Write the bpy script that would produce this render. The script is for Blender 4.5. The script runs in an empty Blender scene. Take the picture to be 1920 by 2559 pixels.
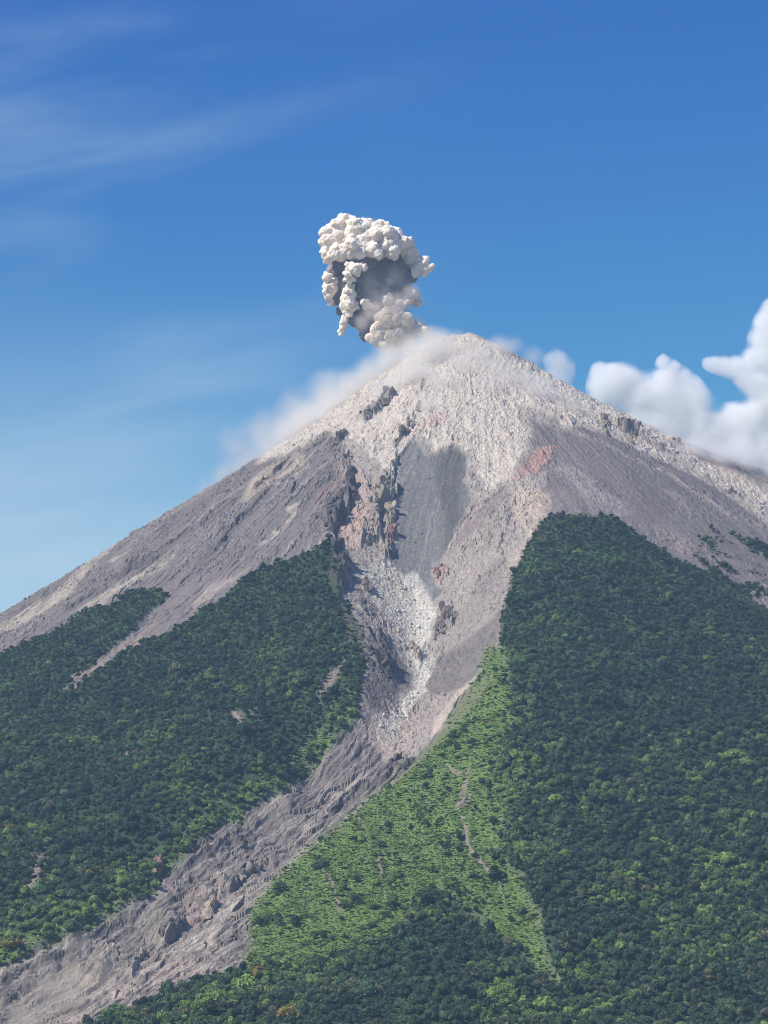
import bpy, math, random
import numpy as np
from mathutils import Vector, Matrix
random.seed(7)
rng = np.random.default_rng(11)
sc = bpy.context.scene
COL = sc.collection
F32 = np.float32

# ------------------------------------------------------------------ camera
DIST, SUMMIT = 9000.0, 2100.0
HALF = math.tan(math.radians(10.0))              # half of the vertical field of view
PITCH, YAW = math.radians(9.53), math.radians(1.74)
cam_data = bpy.data.cameras.new('camera')
cam_data.sensor_fit = 'VERTICAL'; cam_data.sensor_height = 24.0
cam_data.lens = 12.0 / HALF
cam_data.clip_start = 1.0; cam_data.clip_end = 200000.0
cam = bpy.data.objects.new('camera', cam_data)
cam.location = (0, -DIST, 0)
cam.rotation_euler = (math.pi / 2 + PITCH, 0, YAW)
COL.objects.link(cam); sc.camera = cam
EYE = np.array([0.0, -DIST, 0.0])
_R = np.array(cam.rotation_euler.to_matrix())
RIGHT, UP, FWD = _R[:, 0], _R[:, 1], -_R[:, 2]

# sight lines of the survey sheet (1660 x 2212 units)
def sight(p):
    p = np.asarray(p, float).reshape(-1, 2)
    a = (p[:, 0] - 830) / 1106 * HALF
    b = (1106 - p[:, 1]) / 1106 * HALF
    return FWD[None] + a[:, None] * RIGHT + b[:, None] * UP
def sheet_pos(P):
    d = np.asarray(P, float) - EYE
    f = d @ FWD
    return 830 + (d @ RIGHT) / f / HALF * 1106, 1106 - (d @ UP) / f / HALF * 1106

# ------------------------------------------------------------------ noise
def _h(ix, iy, seed):
    h = (ix.astype(np.uint32) * np.uint32(374761393) + iy.astype(np.uint32) * np.uint32(668265263) + np.uint32(seed * 974634777 & 0xffffffff))
    h = (h ^ (h >> np.uint32(13))) * np.uint32(1274126177)
    return h ^ (h >> np.uint32(16))
def noise(x, y, seed=0):
    """gradient noise, about -1..1"""
    x = np.asarray(x, F32); y = np.asarray(y, F32)
    fx = np.floor(x); fy = np.floor(y)
    ix = fx.astype(np.int32); iy = fy.astype(np.int32)
    dx = x - fx; dy = y - fy
    u = dx * dx * dx * (dx * (dx * 6 - 15) + 10); v = dy * dy * dy * (dy * (dy * 6 - 15) + 10)
    def g(jx, jy, ax, ay):
        a = (_h(jx, jy, seed) & np.uint32(1023)).astype(F32) * F32(2 * math.pi / 1024)
        return np.cos(a) * ax + np.sin(a) * ay
    a = g(ix, iy, dx, dy); b = g(ix + 1, iy, dx - 1, dy)
    c = g(ix, iy + 1, dx, dy - 1); d = g(ix + 1, iy + 1, dx - 1, dy - 1)
    return ((a + u * (b - a)) * (1 - v) + (c + u * (d - c)) * v) * F32(1.5)
def fbm(x, y, wl, octs, seed=0, gain=.5):
    s = 0; a = 1.0; t = 0
    for i in range(octs):
        s = s + a * noise(x / F32(wl), y / F32(wl), seed + i); t += a; a *= gain; wl *= .5
    return s / t
def ridged(x, y, wl, octs, seed=0, gain=.5):
    s = 0; a = 1.0; t = 0
    for i in range(octs):
        s = s + a * (1 - np.abs(noise(x / F32(wl), y / F32(wl), seed + i))) ** 2; t += a; a *= gain; wl *= .5
    return s / t
def cells(x, y, wl, seed=0):
    """distance to the nearest jittered point, and that point's random value"""
    x = x / F32(wl); y = y / F32(wl)
    ix = np.floor(x).astype(np.int32); iy = np.floor(y).astype(np.int32)
    best = np.full(x.shape, 9, F32); val = np.zeros(x.shape, F32)
    for j in (-1, 0, 1):
        for i in (-1, 0, 1):
            h = _h(ix + i, iy + j, seed)
            px = ix + i + (h & np.uint32(255)).astype(F32) / 255
            py = iy + j + ((h >> np.uint32(8)) & np.uint32(255)).astype(F32) / 255
            d = np.hypot(px - x, py - y)
            m = d < best
            best = np.where(m, d, best); val = np.where(m, ((h >> np.uint32(16)) & np.uint32(255)).astype(F32) / 255, val)
    return best, val
def sstep(a, b, x):
    t = np.clip((x - a) / (b - a), 0, 1); return t * t * (3 - 2 * t)

# ------------------------------------------------------------------ the cone
def cone(x, y):
    r = np.hypot(x, y)
    az = np.arctan2(x, -y)                        # 0 towards the viewer, + to the right
    east = sstep(.7, 1.5, az)
    t0 = .66 - .035 * east
    t1 = .42
    r1 = 1400 - 800 * east; r2 = 3600
    a = np.minimum(r, r1) * t0
    q = np.clip(r - r1, 0, r2 - r1)
    a = a + q * t0 - .5 * q * q * (t0 - t1) / (r2 - r1)
    w = np.maximum(r - r2, 0)
    a = a + t1 * 420 * (1 - np.exp(-w / 420))
    top = 20 * np.exp(-(r / 42) ** 2) - 14 * np.exp(-((x - 5) ** 2 + (y + 20) ** 2) / 34 ** 2)
    return SUMMIT - a - top
def hit(points, fn, off=0.0):
    """where the sight lines meet the surface fn(x, y) + off"""
    d = sight(points); n = len(d)
    off = np.broadcast_to(np.asarray(off, float), (n,))
    t = np.arange(3000, 11500, 8.0)
    X = EYE[0] + d[:, :1] * t; Y = EYE[1] + d[:, 1:2] * t; Z = EYE[2] + d[:, 2:] * t
    gap = Z - fn(X, Y) - off[:, None]
    out = np.zeros((n, 2))
    for i in range(n):
        k = np.nonzero(gap[i] < 0)[0]
        if len(k) and k[0] > 0:
            k = k[0]; f = gap[i, k - 1] / (gap[i, k - 1] - gap[i, k])
            tt = t[k - 1] + 8 * f
        else:
            tt = t[np.argmin(gap[i])] + 25
        out[i] = EYE[0] + d[i, 0] * tt, EYE[1] + d[i, 1] * tt
    return out

# spurs (+) and ravines (-) as metres above or below the plain cone
RELIEF = [
 # the rims of the scar
 (740,940,14),(742,1060,18),(716,1130,26),(738,1240,24),(770,1330,18),(800,1400,6),(790,1500,-8),(765,1570,-25),
 (1240,925,10),(1180,1010,14),(1165,1110,20),(1120,1220,20),(1092,1320,18),(1060,1420,8),(1010,1500,-8),
 # floor of the scar
 (940,900,0),(930,1000,-26),(935,1080,-44),(930,1160,-60),(928,1240,-78),(920,1310,-92),(908,1390,-100),(900,1470,-100),(880,1550,-92),
 (830,1060,-10),(820,1180,-32),(850,1290,-66),(1020,1160,-34),(1000,1290,-62),(980,1390,-74),
 # the debris channel
 (830,1620,-78),(760,1680,-72),(680,1740,-70),(590,1800,-70),(500,1860,-68),(400,1920,-68),(300,1990,-68),(200,2040,-66),(90,2090,-62),(0,2130,-60),
 (860,1660,-62),(760,1750,-62),(650,1830,-62),(560,1920,-66),(450,2010,-70),(330,2090,-70),(200,2160,-66),(60,2200,-62),
 (640,1690,-58),(500,1780,-56),(350,1890,-54),(200,2000,-52),(60,2065,-50),
 # left spur
 (690,1195,30),(640,1100,14),(640,1300,34),(700,1420,24),(560,1400,34),(680,1540,0),(540,1560,30),(600,1660,-10),(400,1500,16),(420,1680,22),(480,1740,-20),
 (330,1800,0),(250,1650,14),(180,1800,12),(100,1950,0),(60,1700,6),(240,1930,-26),(500,1290,10),(440,1260,-8),(560,1170,-6),(330,1400,-4),(200,1430,4),
 # right spur and the green slope
 (1210,1120,34),(1140,1260,40),(1110,1400,46),(1105,1500,52),(1090,1620,56),(1110,1750,56),(1140,1880,46),(1190,2000,30),
 (1000,1600,16),(960,1700,4),(1020,1800,20),(900,1780,-6),(800,1850,-16),(700,1900,-22),(620,1970,-26),(600,2060,-18),(860,1900,-8),(960,1880,4),
 (1300,1200,34),(1300,1400,32),(1300,1600,22),(1330,1800,16),(1380,2000,6),(1480,1350,18),(1500,1600,4),(1560,1850,-4),(1600,2100,-12),(1600,1420,-4),(1560,1250,-8),
 # the wooded knoll in front
 (950,1945,18),(900,2010,34),(860,2080,40),(720,2120,28),(560,2140,8),(400,2170,-8),(1050,2060,14),(1150,2150,0),(960,2160,34),(700,2200,30),(1060,1990,2),
]
_pts = np.array(RELIEF, float)
_xy = hit(_pts[:, :2], cone, _pts[:, 2])
_ring = np.array([(2300 * math.sin(a), 0 + -2300 * math.cos(a) * 1.9) for a in np.linspace(-1.9, 1.9, 15)] +
                 [(700 * math.sin(a), -700 * math.cos(a)) for a in (-2.6, -1.9, -1.45, 1.5, 1.9, 2.6)] + [(0, 40), (-30, -30), (60, -60), (-150, -160), (170, -160), (-420, -380), (480, -420), (-800, -560), (-1200, -900), (900, -500), (0, -250), (-120, -400)])
_rx = np.vstack([_xy, _ring]); _rv = np.concatenate([_pts[:, 2], np.zeros(len(_ring))])
_more = np.array([(-62, -12, 20), (-125, -25, 40), (-195, -40, 42), (-280, -70, 26), (640, -130, 14), (760, -150, 42), (900, -190, 78), (1080, -260, 100), (1000, 60, 60), (1300, -300, 110)], float)   # the eastern shoulder
_rx = np.vstack([_rx, _more[:, :2]]); _rv = np.concatenate([_rv, _more[:, 2]])
C0 = 70.0
_A = np.sqrt(((_rx[:, None] - _rx[None]) ** 2).sum(-1) + C0 ** 2)
_A += np.eye(len(_rx)) * -2.0
_n = len(_rx)
_M = np.zeros((_n + 1, _n + 1)); _M[:_n, :_n] = _A; _M[:_n, _n] = 1; _M[_n, :_n] = 1
_w = np.linalg.solve(_M, np.concatenate([_rv, [0]]))
GX0, GY0, GS = -2400.0, -5200.0, 16.0
_gx = np.arange(GX0, 2400, GS); _gy = np.arange(GY0, 1400, GS)
_X, _Y = np.meshgrid(_gx, _gy)
_rel = np.full(_X.shape, _w[_n])
for (qx, qy), w in zip(_rx, _w[:_n]):
    _rel += w * np.sqrt((_X - qx) ** 2 + (_Y - qy) ** 2 + C0 ** 2)
_rel *= sstep(2400, 1900, np.abs(_X)) * sstep(-5200, -4700, _Y) * sstep(1000, 300, _Y)
_rel = _rel.astype(F32)
def bilin(grid, x0, y0, sx, sy, x, y):
    u = np.clip((x - x0) / sx, 0, grid.shape[1] - 1.001); v = np.clip((y - y0) / sy, 0, grid.shape[0] - 1.001)
    i = u.astype(np.int32); j = v.astype(np.int32); u = u - i; v = v - j
    return (grid[j, i] * (1 - u) + grid[j, i + 1] * u) * (1 - v) + (grid[j + 1, i] * (1 - u) + grid[j + 1, i + 1] * u) * v
def macro(x, y):
    return cone(x, y) + bilin(_rel, GX0, GY0, GS, GS, x, y)
def at(points):
    return hit(points, macro)

# ------------------------------------------------------------------ terrain grid
def axis(lo, hi, step, far_lo, far_hi):
    mid = np.arange(lo, hi + step, step)
    def out(n0, lim):
        v = []; s = step; p = n0
        while p < lim: s *= 1.22; p += s; v.append(p)
        return v
    left = [lo - (q - 0) for q in out(0, lo - far_lo)][::-1]
    right = [mid[-1] + q for q in out(0, far_hi - hi)]
    return np.concatenate([left, mid, right]), len(left), len(mid)
DX, DY = 2.5, 4.0
ax, ix0, nxd = axis(-1620, 1180, DX, -14000, 14000)
ay, iy0, nyd = axis(-4250, 260, DY, -12500, 14000)
NX, NY = len(ax), len(ay)
GXX, GYY = np.meshgrid(ax.astype(F32), ay.astype(F32))
Z = macro(GXX, GYY).astype(F32)
r_all = np.hypot(GXX, GYY)
# rolling plain and far hills, and the low rise the viewer stands on
far = sstep(4200, 7000, r_all)
Z += far * fbm(GXX, GYY, 2600, 4, 50) * 60
Z = np.where(np.hypot(GXX, GYY + DIST) < 2500, Z + (-2.0 - Z) * sstep(900, 12, np.hypot(GXX, GYY + DIST)), Z)

# dense window
SX, SY = slice(ix0, ix0 + nxd), slice(iy0, iy0 + nyd)
X = GXX[SY, SX]; Y = GYY[SY, SX]
WX0, WY0 = float(X[0, 0]), float(Y[0, 0])
R = np.hypot(X, Y); AZ = np.arctan2(X, -Y).astype(F32)
# ragged edges: the plan is read at slightly displaced places
w1 = fbm(X, Y, 60, 4, 1, .6); w2 = fbm(X, Y, 60, 4, 9, .6)
XW = X + 16 * w1; YW = Y + 30 * w2
KY = .42                                          # slopes are seen foreshortened: distances along y count less

def region(points, feather=8.0, grid=None):
    """0..1 over the plan polygon whose corners are sighted on the mountain"""
    p = np.asarray(points, float)
    q = []
    for a, b in zip(p, np.roll(p, -1, 0)):
        n = max(1, int(np.hypot(*(b - a)) / 45))
        for k in range(n): q.append(a + (b - a) * k / n)
    return region_plan(at(q), feather)
def region_plan(P, feather=8.0):
    m = 3 * feather + 40
    x0, y0 = P.min(0) - m; x1, y1 = P.max(0) + m
    i0 = int(np.clip((x0 - WX0) / DX, 0, nxd)); i1 = int(np.clip((x1 - WX0) / DX + 1, 0, nxd))
    j0 = int(np.clip((y0 - WY0) / DY, 0, nyd)); j1 = int(np.clip((y1 - WY0) / DY + 1, 0, nyd))
    out = np.zeros(X.shape, F32)
    if i1 <= i0 or j1 <= j0: return out
    x = XW[j0:j1, i0:i1]; y = YW[j0:j1, i0:i1]
    d2 = np.full(x.shape, 1e12, F32); ins = np.zeros(x.shape, bool)
    for (ax_, ay_), (bx, by) in zip(P, np.roll(P, -1, 0)):
        ax_, ay_, bx, by = F32(ax_), F32(ay_), F32(bx), F32(by)
        if ay_ != by:
            c = ((ay_ > y) != (by > y)) & (x < (bx - ax_) * (y - ay_) / (by - ay_) + ax_)
            ins ^= c
        ex = bx - ax_; ey = (by - ay_) * F32(KY); l2 = ex * ex + ey * ey + F32(1e-6)
        px = x - ax_; py = (y - ay_) * F32(KY)
        t = np.clip((px * ex + py * ey) / l2, 0, 1)
        d2 = np.minimum(d2, (px - t * ex) ** 2 + (py - t * ey) ** 2)
    s = np.sqrt(d2) * np.where(ins, 1, -1)
    out[j0:j1, i0:i1] = sstep(-feather, feather, s)
    return out
def track(points, warp=1.0, reach=200.0):
    """distance to a sighted line (large where far), which side of it (+ left of travel), and 0..1 along it"""
    p = np.asarray(points, float); q = []
    for a, b in zip(p[:-1], p[1:]):
        n = max(1, int(np.hypot(*(b - a)) / 40))
        for k in range(n): q.append(a + (b - a) * k / n)
    q.append(p[-1]); P = at(q)
    x0, y0 = P.min(0) - [reach, reach / KY]; x1, y1 = P.max(0) + [reach, reach / KY]
    i0 = int(np.clip((x0 - WX0) / DX, 0, nxd)); i1 = int(np.clip((x1 - WX0) / DX + 1, 0, nxd))
    j0 = int(np.clip((y0 - WY0) / DY, 0, nyd)); j1 = int(np.clip((y1 - WY0) / DY + 1, 0, nyd))
    D = np.full(X.shape, 1e5, F32); S = np.zeros(X.shape, F32); T = np.zeros(X.shape, F32)
    if i1 <= i0 or j1 <= j0: return D, S, T
    x = X[j0:j1, i0:i1] * (1 - warp) + XW[j0:j1, i0:i1] * warp; y = Y[j0:j1, i0:i1] * (1 - warp) + YW[j0:j1, i0:i1] * warp
    d2 = np.full(x.shape, 1e10, F32); sd = np.zeros(x.shape, F32); tt = np.zeros(x.shape, F32); n = len(P) - 1
    for k in range(n):
        ex = F32(P[k + 1, 0] - P[k, 0]); ey = F32((P[k + 1, 1] - P[k, 1]) * KY); l2 = ex * ex + ey * ey + F32(1e-6)
        px = x - F32(P[k, 0]); py = (y - F32(P[k, 1])) * F32(KY)
        t = np.clip((px * ex + py * ey) / l2, 0, 1)
        d = (px - t * ex) ** 2 + (py - t * ey) ** 2
        m = d < d2
        d2 = np.where(m, d, d2); sd = np.where(m, np.sign(ex * py - ey * px), sd); tt = np.where(m, (k + t) / n, tt)
    D[j0:j1, i0:i1] = np.sqrt(d2); S[j0:j1, i0:i1] = sd; T[j0:j1, i0:i1] = tt
    return D, S, T

def sheet(ox, oy, s):
    return lambda *v: [(ox + v[i] * s, oy + v[i + 1] * s) for i in range(0, len(v), 2)]
S0 = sheet(0, 0, 1); S1 = sheet(674.4, 933.8, .3125); S2 = sheet(1124, 778.1, .323); S3 = sheet(259.4, 907.8, .3125); S4 = sheet(0, 1729.2, .3646); S5 = sheet(605.2, 778.1, .3646)

# ------------------------------------------------------------------ plan of what covers the mountain
wood_left = S0(735,1200, 715,1188, 680,1192, 640,1208, 600,1222, 545,1245, 510,1270, 480,1290, 440,1318, 400,1348, 340,1380, 290,1402, 240,1432, 205,1458, 165,1485, 130,1500, 70,1500, 0,1500,
   -420,1620, -420,2300, -60,2135, 0,2105, 80,2058, 150,2033, 250,1988, 325,1942, 365,1885, 420,1836, 480,1788, 560,1738, 610,1706, 650,1686, 700,1632, 740,1588, 768,1556, 780,1500, 790,1450, 790,1400, 762,1340, 738,1295)
wood_upper = S0(-420,1600, -60,1425, 0,1412, 40,1395, 70,1382, 110,1365, 180,1325, 240,1310, 285,1280, 325,1272, 365,1290, 312,1330, 292,1362, 240,1402, 190,1447, 140,1488, 60,1520, -60,1520, -420,1660)
wood_right = S0(1182,1122, 1160,1142, 1148,1166, 1134,1190, 1125,1215, 1108,1240, 1100,1280, 1086,1310, 1084,1350, 1080,1385, 1096,1420, 1104,1480, 1118,1560, 1085,1600, 1070,1680, 1090,1750, 1078,1850, 1130,1900, 1150,1960, 1180,2060, 1225,2150,
   1140,2085, 1060,2012, 1000,1962, 940,1928, 900,1962, 872,2002, 832,2042, 760,2068, 640,2092, 540,2098, 500,2112, 420,2130, 330,2162, 190,2222, 120,2300, 2150,2300, 2150,1720, 1900,1520, 1720,1385, 1660,1330, 1625,1300, 1608,1282, 1583,1258, 1554,1234, 1512,1230, 1463,1208, 1431,1185, 1392,1166, 1363,1142, 1318,1120, 1279,1122, 1221,1114)
green = S0(1050,1400, 1085,1400, 1100,1440, 1108,1480, 1122,1560, 1090,1600, 1075,1680, 1095,1750, 1080,1850, 1135,1900, 1155,1960, 1185,2060, 1228,2155, 1140,2080, 1060,2008, 1000,1958, 940,1925, 900,1958, 870,2000, 830,2040, 760,2066, 640,2090, 560,2098, 520,2088, 545,2040, 545,1965, 600,1893, 690,1818, 760,1757, 850,1684, 910,1632, 962,1572, 1012,1502, 1040,1440)
bank = S0(740,1430, 775,1480, 765,1560, 740,1592, 700,1636, 650,1690, 610,1710, 560,1742, 480,1792, 420,1840, 365,1890, 325,1945, 250,1992, 150,2037, 80,2062, -40,2120, -40,2040, 60,2000, 150,1960, 250,1910, 320,1850, 400,1800, 470,1745, 560,1690, 620,1640, 680,1580, 720,1520)
scrub = S0(1520,1130, 1560,1150, 1600,1150, 1640,1155, 1720,1180, 1720,1380, 1660,1330, 1600,1270, 1556,1232, 1510,1226, 1480,1205, 1500,1180)
channel = S0(765,1570, 740,1592, 700,1636, 650,1690, 610,1710, 560,1742, 480,1792, 420,1840, 365,1890, 325,1945, 250,1992, 150,2037, 80,2062, -60,2125, -420,2300, 120,2300, 190,2222, 330,2162, 420,2130, 500,2112, 535,2092, 548,2040, 545,1965, 600,1893, 690,1818, 760,1757, 850,1684, 905,1640, 960,1575, 1010,1500, 1045,1440, 1075,1400, 1085,1340, 1060,1370, 1000,1440, 940,1470, 900,1500, 860,1500, 800,1500)
M = {}
M['wood_left'] = region(wood_left, 6); M['wood_upper'] = region(wood_upper, 8); M['wood_right'] = region(wood_right, 6)
M['green'] = region(green, 20); M['bank'] = region(bank, 14); M['scrub'] = region(scrub, 18); M['channel'] = region(channel, 7)
# bare chutes in the woods
bare = np.zeros(X.shape, F32)
for poly, fe in [
   (S0(150,1462, 205,1440, 260,1395, 300,1375, 335,1345, 345,1365, 290,1410, 240,1440, 200,1462, 165,1490, 150,1490), 8),
   (S0(490,1532, 515,1540, 532,1572, 520,1585, 500,1565), 7), (S0(540,1545, 560,1550, 570,1575, 550,1568), 6),
   (S0(60,1915, 75,1860, 95,1830, 105,1850, 95,1890, 75,1925), 9), (S0(262,1645, 290,1605, 305,1600, 290,1630, 270,1660), 6),
   (S4(1455,610, 1500,610, 1480,760, 1420,860, 1440,760), 4), (S4(1430,900, 1440,960, 1400,1000, 1380,1000), 4),
   (S0(690,1480, 720,1440, 745,1420, 735,1460, 700,1510, 685,1530), 7)]:
    bare = np.maximum(bare, region(poly, fe))
for line, wd in ((S0(958,1645, 975,1668, 990,1672, 1004,1664), 2.5), (S0(1012,1668, 1004,1700, 998,1722, 990,1745), 6), (S0(1018,1712, 1002,1740), 2.5), (S0(998,1770, 1004,1800, 1012,1818, 1018,1838, 1040,1865, 1062,1885), 3.6),
    (S0(815,1848, 826,1880, 824,1915, 836,1950), 2.2), (S0(700,1880, 718,1915, 730,1955, 742,1975), 2.4), (S0(776,1765, 790,1800, 800,1840), 2.0), (S0(1078,1905, 1090,1935), 2.0), (S0(630,1985, 650,1960), 2.0), (S0(905,1700, 925,1740), 1.6)):
    d_, s_, t_ = track(line, .35, 60)
    bare = np.maximum(bare, sstep(wd * 1.5, wd * .5, d_ * (1 + .5 * noise(X / 16, Y / 26, 73))))
speck = fbm(X, Y, 26, 3, 71)
bare *= sstep(-.32, .05, speck + .1 + .25 * noise(X / 7, Y / 12, 72))
wood = np.maximum(np.maximum(M['wood_left'], M['wood_upper']), M['wood_right'])
thin = M['bank'] * sstep(-.25, .35, fbm(X, Y, 90, 3, 33) + .12)
grass = np.clip(np.maximum(M['green'], thin), 0, 1) * (1 - .97 * bare)
wood = wood * (1 - grass) * (1 - bare)
scr = M['scrub'] * (1 - M['wood_right'])
grass = np.maximum(grass, 0)

# ------------------------------------------------------------------ ground colours (albedo, shade painted in at places) and roughness of the surface
def srgb(r, g, b):
    c = np.array([r, g, b]) / 255.0
    return np.where(c <= .04045, c / 12.92, ((c + .055) / 1.055) ** 2.4)
Cc = np.zeros(X.shape + (3,), F32)
ROUGH = np.full(X.shape, 1.0, F32)               # metres of blocky relief
SMOOTH = np.zeros(X.shape, F32)                  # 1 = loose scree without blocks
PATCH = fbm(X, Y * .6, 34, 5, 401, .65)
def paint(mask, colour, rough=None, ragged=.8):
    m = np.clip(mask, 0, 1) * np.clip(1 - ragged * .35 + 1.6 * ragged * PATCH, .1, 1)
    m = m[..., None]
    colour = np.asarray(colour, float)
    if colour[1] <= colour[0] * 1.15:                # rock and ash, not plants
        lum = colour.mean(); colour = lum + (colour - lum) * .8; colour[2] = min(colour[2], colour[1] * .97); colour = colour * .95
    Cc[:] = Cc * (1 - m) + np.asarray(colour, F32) * m
    if rough is not None:
        ROUGH[:] = ROUGH * (1 - m[..., 0]) + rough * m[..., 0]
# flow-parallel pattern: runs straight down the cone
ARC = AZ * 1500 + 14 * w1 + 10 * fbm(X, Y, 200, 3, 20)
BLK1 = cells(X + 5 * w1, Y * .75, 24, 301)[1] - .5; BLK2 = cells(X + 3 * w2, Y * .75, 11, 302)[1] - .5; BLK3 = cells(X, Y * .8, 6.5, 303)[1] - .5
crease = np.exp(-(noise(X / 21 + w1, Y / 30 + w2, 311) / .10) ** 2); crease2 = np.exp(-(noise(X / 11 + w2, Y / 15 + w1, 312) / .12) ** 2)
st1 = noise(ARC / 70, R / 700, 21) + .6 * noise(ARC / 26, R / 340, 22) + .4 * noise(ARC / 9, R / 160, 23)
st2 = noise(ARC / 46, R / 420, 31) + .6 * noise(ARC / 15, R / 200, 32) + .4 * noise(ARC / 6, R / 90, 33)
br = fbm(X, Y, 120, 5, 41, .6)
LAVA = srgb(121, 112, 110); LAVA2 = srgb(98, 91, 93); TAN = srgb(160, 147, 132); ASH = srgb(203, 190, 173); PALE = srgb(194, 184, 170)
PINK = srgb(186, 146, 132); GREY = srgb(108, 107, 116); DARK = srgb(84, 76, 80); ROSE = srgb(150, 112, 108); STONE = srgb(184, 178, 165)
paint(np.ones_like(ROUGH), LAVA, None, 0)
paint(sstep(.1, .9, st1 + .3 * br) * .6, TAN)
paint(sstep(.1, .9, -st2 + .4 * br) * .7, LAVA2)
paint(sstep(.55, 1.0, st2) * .5, srgb(190, 178, 164))
ROUGH[:] = 1.6 + 1.8 * sstep(-.3, .6, st1)
# --- left flank
paint(region(S3(1060,470, 1130,520, 1150,600, 1120,700, 1050,780, 1000,840, 960,880, 900,960, 760,1060, 560,1040, 620,930, 720,840, 760,760, 880,680, 980,560), 10) * .8, srgb(122,112,122), 1.6)      # rubble fan
paint(region(S3(1060,600, 1110,620, 1110,690, 1050,800, 1000,840, 985,830, 1040,760, 1060,680), 5) * .8, GREY, .3)
paint(region(S3(1170,600, 1250,570, 1220,640, 1160,730, 1080,800, 1000,860, 950,870, 950,850, 1030,830, 1040,780, 1110,770, 1150,700), 4) * .9, srgb(180,166,148), 1.2)
paint(region(S3(1130,440, 1190,400, 1290,290, 1300,330, 1240,400, 1150,430, 1080,470, 1070,455), 5) * .9, srgb(178,162,142), 1.2)
paint(region(S3(900,430, 1000,350, 1110,290, 1170,250, 1280,240, 1290,290, 1180,360, 1060,450, 950,500, 900,560, 850,570, 870,500), 9) * .8, srgb(186,166,148), 2.5)
paint(region(S3(1330,560, 1440,460, 1540,390, 1560,410, 1470,490, 1380,580, 1330,640), 10) * .7, ROSE, 1.0)
paint(region(S3(1560,160, 1600,100, 1640,110, 1720,220, 1780,330, 1860,430, 1800,420, 1640,350, 1560,260), 10) * .75, srgb(196,166,154), 2.2)
paint(region(S3(330,1130, 480,1060, 640,1050, 800,1060, 700,1130, 600,1200, 480,1290, 330,1390, 240,1470, 200,1500, 180,1480, 320,1330, 260,1330), 9) * .8, srgb(128,116,124), .8)   # grey chute between the woods
paint(region(S3(560,1180, 660,1120, 780,1090, 880,1010, 900,1030, 800,1100, 700,1170, 590,1260, 500,1310), 8) * .6, srgb(186,170,156), 1.0)
for q in (S3(0,930, 60,890, 110,880, 40,930, -60,990, -60,960), S3(260,1010, 360,940, 380,950, 300,1020, 200,1090, 180,1080), S3(-300,1310,-180,1240,-60,1150, 120,1070, 240,1000, 180,1060, 60,1150,-100,1250,-300,1370), S0(0,1350,110,1290,160,1240,230,1180,270,1165,200,1225,150,1290,60,1345,0,1370)):
    paint(region(q, 7) * .8, srgb(184,170,150), 1.2)
# --- the ash-white crown
cap = region(S0(560,960, 700,872, 1020,650, 1260,800, 1330,862, 1450,940, 1700,1090, 1700,1180, 1640,1120, 1560,1062, 1490,1022, 1400,985, 1330,945, 1262,925, 1225,935, 1195,915, 1150,905, 1140,960, 1128,1000, 1100,1046, 1060,1075, 1022,1100, 1006,1040, 1012,1000, 996,974, 975,968, 950,988, 932,980, 915,963, 885,960, 862,1000, 850,1060, 830,1040, 800,1010, 770,975, 740,945, 700,935, 620,985, 560,1000), 20)
ashmix = fbm(X, Y, 70, 5, 61, .6)
paint(cap, ASH, 2.6, .25)
paint(cap * sstep(.1, .5, ashmix) * .75, srgb(190,176,162))
paint(cap * sstep(.15, .5, -ashmix) * .5, srgb(212,199,181))
paint(cap * sstep(.0, .5, fbm(X + 700, Y * .6, 95, 4, 62)) * .5, srgb(196,172,156))
paint(cap * sstep(.15, .6, fbm(X - 700, Y * .5, 60, 4, 63) + .4 * st1) * .45, srgb(150,140,134))
paint(cap * sstep(.25, .8, st2) * .3, srgb(172,158,150))
paint(cap * crease * .35, srgb(150,140,136))  # crack shade painted in: creases of the ash darkened
paint(region(S5(830,380, 900,320, 1010,310, 1010,350, 940,390, 880,440, 820,450), 10) * .7, srgb(196,158,146), 3.4)
paint(region(S5(700,180, 780,150, 720,330, 620,470, 540,380), 16) * .5, srgb(216,196,180), 1.5)
paint(region(S0(1000,700, 1022,705, 1060,722, 1130,770, 1250,825, 1300,858, 1250,842, 1180,805, 1110,768, 1040,730), 5) * .65, srgb(128,116,120), 1.4)
paint(region(S2(0,300, 120,330, 240,400, 350,470, 260,470, 120,440, 0,440), 7) * .7, srgb(126,116,124), .5)  # slope shade below the ridge line, painted as a darker patch
paint(region(S2(1080,560, 1180,620, 1250,660, 1330,660, 1460,720, 1430,760, 1300,720, 1200,670, 1100,610), 8) * .7, srgb(168,132,122), 1.2)
# right shoulder: pale lava ribs and pinkish slides
rib = region(S0(1170,880, 1260,905, 1400,960, 1500,1010, 1700,1110, 1700,1185, 1610,1135, 1540,1098, 1460,1052, 1380,1005, 1300,965, 1240,930), 8)
paint(rib * sstep(-.2, .5, st2 + .5 * st1) * .6, srgb(196,176,164), 3.0)
paint(rib * sstep(.2, .7, -st2) * .6, srgb(138,128,132), 2.2)
paint(region(S2(1300,700, 1450,740, 1700,860, 1700,1000, 1560,930, 1420,830, 1300,760), 8) * .6, srgb(204,184,164), 1.6)
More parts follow.
